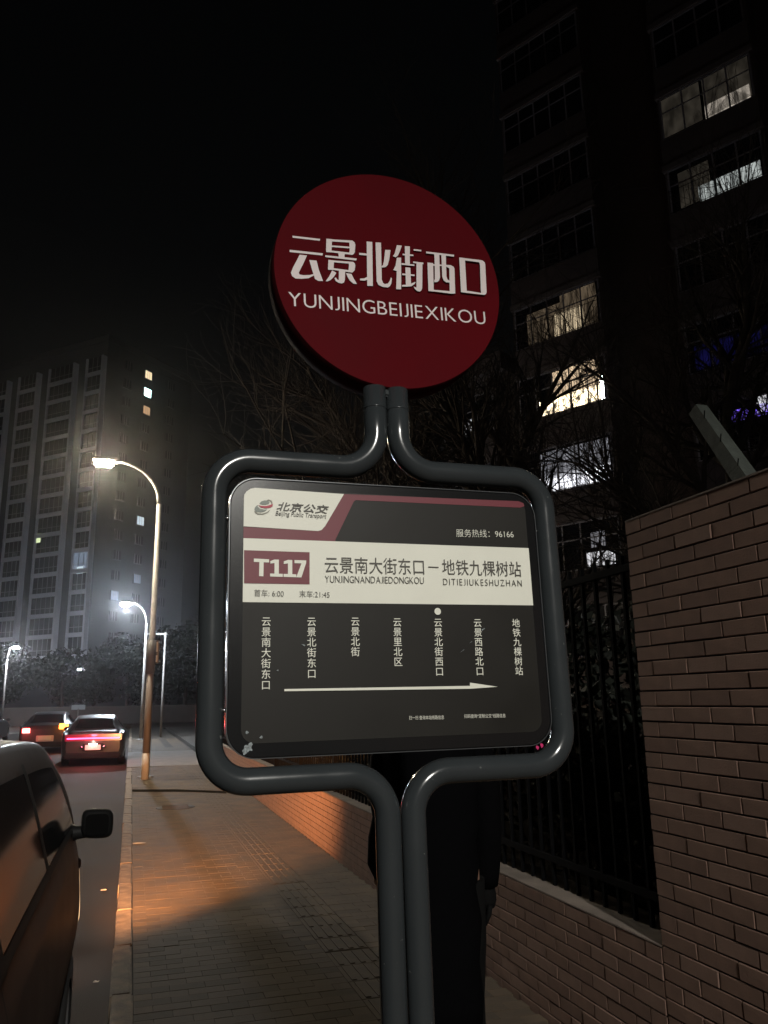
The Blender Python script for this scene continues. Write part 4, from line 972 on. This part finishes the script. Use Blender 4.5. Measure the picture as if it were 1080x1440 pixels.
# ------------------------------------------------------------------ trees
M_bark = mat('bark', (.045, .034, .028), .95, noise=(14, .3), bump=(30, .7, .02))
M_bark2 = mat('pale_bark', (.10, .085, .07), .95, noise=(14, .3), bump=(30, .7, .02))
def bare_tree(label, loc, h, seed, lean=0.0, spread=1.0, depth=5, bark=None, z1=.25):
    rr = random.Random(seed); t = thing('bare_tree', label, 'tree', loc, 0, None)
    tb = MB(); bb = MB()
    pts = []; r0 = h * .014 + .03
    for k in range(8): f = k / 7; pts.append((lean * f * h * .4 + rr.uniform(-.05, .05) * h * .05, rr.uniform(-.05, .05) * h * .06, f * h * .62))
    tb.tube(pts, [r0 * (1 - .55 * k / 7) for k in range(8)], 10)
    tb.build('trunk', bark or M_bark, t)
    def grow(p, d, ln, r, lv):
        n = 4; P = [p]; q = p.copy(); dd = d.copy(); R_ = [r]
        for k in range(n):
            dd = (dd + Vector((rr.uniform(-.22, .22), rr.uniform(-.22, .22), rr.uniform(-.06, .16)))).normalized()
            q = q + dd * ln / n; P.append(q.copy()); R_.append(max(.003, r * (1 - .62 * (k + 1) / n)))
            if lv > 0 and (k > 0 or lv < 4):
                for _ in range(2 if lv >= 2 else rr.choice((1, 2))):
                    ax = Vector((rr.uniform(-1, 1), rr.uniform(-1, 1), rr.uniform(-1, 1))).normalized()
                    nd = (Matrix.Rotation(rr.uniform(.45, 1.0), 3, dd.cross(ax).normalized()) @ dd); nd.z += .12
                    grow(q.copy(), nd.normalized(), ln * rr.uniform(.45, .68), R_[-1] * .62, lv - 1)
        bb.tube(P, R_, 5 if lv > 1 else 3, False)
    for k in range(2, 8):
        p = Vector(pts[k])
        for _ in range(2 if k < 7 else 3):
            a = rr.uniform(0, 2 * PI); up_ = .5 + .16 * k
            grow(p, Vector((math.cos(a) * spread, math.sin(a) * spread, up_)).normalized(), h * rr.uniform(.22, .36), r0 * .5, 3 if depth > 4 else 2)
    o = bb.build('branches', bark or M_bark, t); tag(o, kind='stuff')
    return t
bare_tree('bare forked tree in front of the golden lit balconies', (6.15, 13.6, 0), 9.0, 11, .05, 1.0, 4)
bare_tree('bare leaning tree just past the tall brick pier', (7.9, 15.3, 0), 10.5, 23, -.02, 1.0, 4)
bare_tree('bare tree nearest the right edge, above the brick wall', (7.6, 8.8, 0), 8.8, 5, .08)
bare_tree('thin bare tree whose twigs rise over the red plate', (5.6, 17.5, 0), 14.0, 37, .0, .7)
bare_tree('bare street tree at the far end of the pavement', (3.6, 27.0, 0), 7.0, 41, .0, 1.0, 4)
bare_tree('small bare tree on the far left pavement near the small lamp', (-12.5, 60.0, 0), 6.5, 47, .0, 1.0, 4)

def leaf_mass(name, centre, rad, n, size, material, parent, seed, lobes=14):
    rr = random.Random(seed); m = MB(); L = []
    for k in range(lobes):
        a = rr.uniform(0, 2 * PI); b = rr.uniform(-.8, 1); c_ = math.sqrt(max(0, 1 - b * b)) * rr.uniform(.3, .85)
        L.append((centre[0] + rad[0] * c_ * math.cos(a), centre[1] + rad[1] * c_ * math.sin(a), centre[2] + rad[2] * b * .75, rr.uniform(.22, .5)))
    V = []; F = []
    for i in range(n):
        lx, ly, lz, lr = L[rr.randrange(lobes)]
        d = Vector((rr.gauss(0, 1), rr.gauss(0, 1), rr.gauss(0, 1))).normalized() * (rr.random()**.45)
        p = Vector((lx + d.x * rad[0] * lr, ly + d.y * rad[1] * lr, lz + d.z * rad[2] * lr))
        nrm = (d + Vector((rr.uniform(-1, 1), rr.uniform(-1, 1), rr.uniform(-1, 1)))).normalized(); s1 = nrm.orthogonal().normalized(); s2 = nrm.cross(s1)
        s_ = size * rr.uniform(.5, 1.3); a = rr.uniform(0, 6.28); u = (s1 * math.cos(a) + s2 * math.sin(a)) * s_; w = (s2 * math.cos(a) - s1 * math.sin(a)) * s_ * .5
        o = len(V); V += [p - u, p + w, p + u, p - w]; F.append((o, o + 1, o + 2, o + 3))
    m.add(V, F); return m.build(name, material, parent)
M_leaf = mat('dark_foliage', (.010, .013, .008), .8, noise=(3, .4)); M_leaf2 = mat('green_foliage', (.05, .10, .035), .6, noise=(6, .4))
LB_ = ['dark leafy tree at the foot of the tower, leftmost of the row', 'broad dark tree in the row before the tower, second from the left', 'dark rounded tree in the row before the tower, behind the small road sign', 'dark tree in the row before the tower, straight beyond the light-bar car', 'dark tree in the row before the tower, nearest the lamp poles', 'dark tree at the right end of the row, beyond the pavement', 'dark tree beyond the pavement just left of the sign tubes']
for i, (x, y, h, w) in enumerate(((-27, 92, 9, 5.5), (-20, 88, 7.5, 5), (-13, 86, 8, 4.5), (-6.5, 84, 6.5, 4), (-.5, 86, 8, 4.5), (5, 84, 9.5, 4.5), (10.5, 80, 10, 5))):
    t = thing('street_tree', LB_[i], 'tree', (x, y, 0), 0, 'dark trees at the foot of the tower')
    MB().tube([(0, 0, -.2), (.1, 0, h * .3), (.0, .1, h * .6)], [.2, .16, .1], 8).build('trunk', M_bark, t)
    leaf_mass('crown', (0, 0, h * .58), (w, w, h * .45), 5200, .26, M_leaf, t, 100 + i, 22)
# hedge added to blacken the railing gaps, and low planting at the cross street
hg = thing('backing_hedge', 'dense dark hedge added to blacken the view behind the railing', 'hedge', (WX + .9, 0, 0))
for k in range(6):
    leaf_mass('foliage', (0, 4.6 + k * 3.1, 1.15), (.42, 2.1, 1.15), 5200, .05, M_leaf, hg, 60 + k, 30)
MB().box(-.12, .12, 3.3, 22, 0, 1.5).build('backing_stems', M_bark, hg)
sh = thing('wall_shrub', 'green leafy shrub poking above the brick wall at the right edge', 'shrub', (2.95, 2.55, 0))
leaf_mass('foliage', (0, 0, 2.35), (.38, .42, .36), 2300, .034, M_leaf2, sh, 77, 12)
MB().tube([(0, 0, 0), (.05, 0, 1.2), (0, .05, 2.3)], [.03, .025, .01], 6).build('stem', M_bark, sh)
fw_ = thing('far_wall', 'low pale boundary wall across the end of the street', 'wall', (0, 79, 0))
MB().box(-60, 60, -.12, .12, -.1, 1.35).build('wall_panel', mat('far_wall_render', (.07, .06, .055), .9, noise=(1, .2)), fw_)
MB().box(-60, 60, -.16, .16, 1.351, 1.45).build('coping', mat('far_coping', (.09, .08, .07), .9), fw_)
# litter on the kerb and sidewalk
for (x, y, sz, sd, lb) in ((.19, 10.4, .07, 3, 'pale paper scrap lying on the pavement by the kerb'), (-.12, 5.9, .022, 7, 'small pale litter scrap in the gutter near the van'), (-.16, 8.6, .035, 8, 'pale pebble sized scrap in the gutter further off')):
    n = 8; rr = random.Random(sd); z = .007 if x > 0 else -.113
    V = [(sz * rr.uniform(.6, 1.4) * math.cos(2 * PI * k / n), .35 * sz * rr.uniform(.6, 1.3) * math.sin(2 * PI * k / n), rr.uniform(0, .012)) for k in range(n)]
    V += [(v[0], v[1], v[2] - .003) for v in V]
    o = MB().add(V, [tuple(range(n)), tuple(range(2 * n - 1, n - 1, -1))] + [(k, k + n, (k + 1) % n + n, (k + 1) % n) for k in range(n)]).build('paper_scrap', mat('paper', (.6, .58, .52), .8), None, (x, y, z)); tag(o, lb, 'litter')

# ------------------------------------------------------------------ night haze
hz = MB().box(-140, 140, -40, 240, -1.6, 75).build('haze', None if False else M_trim); hz.data.materials.clear()
hm = bpy.data.materials.new('night_air'); hm.use_nodes = True; ht = hm.node_tree; ht.nodes.clear()
ho_ = ht.nodes.new('ShaderNodeOutputMaterial'); hv = ht.nodes.new('ShaderNodeVolumePrincipled'); ht.links.new(hv.outputs[0], ho_.inputs['Volume'])
hv.inputs['Color'].default_value = (.85, .85, .88, 1); hv.inputs['Density'].default_value = 0.00062; hv.inputs['Anisotropy'].default_value = .93
hz.data.materials.append(hm); tag(hz, kind='stuff')
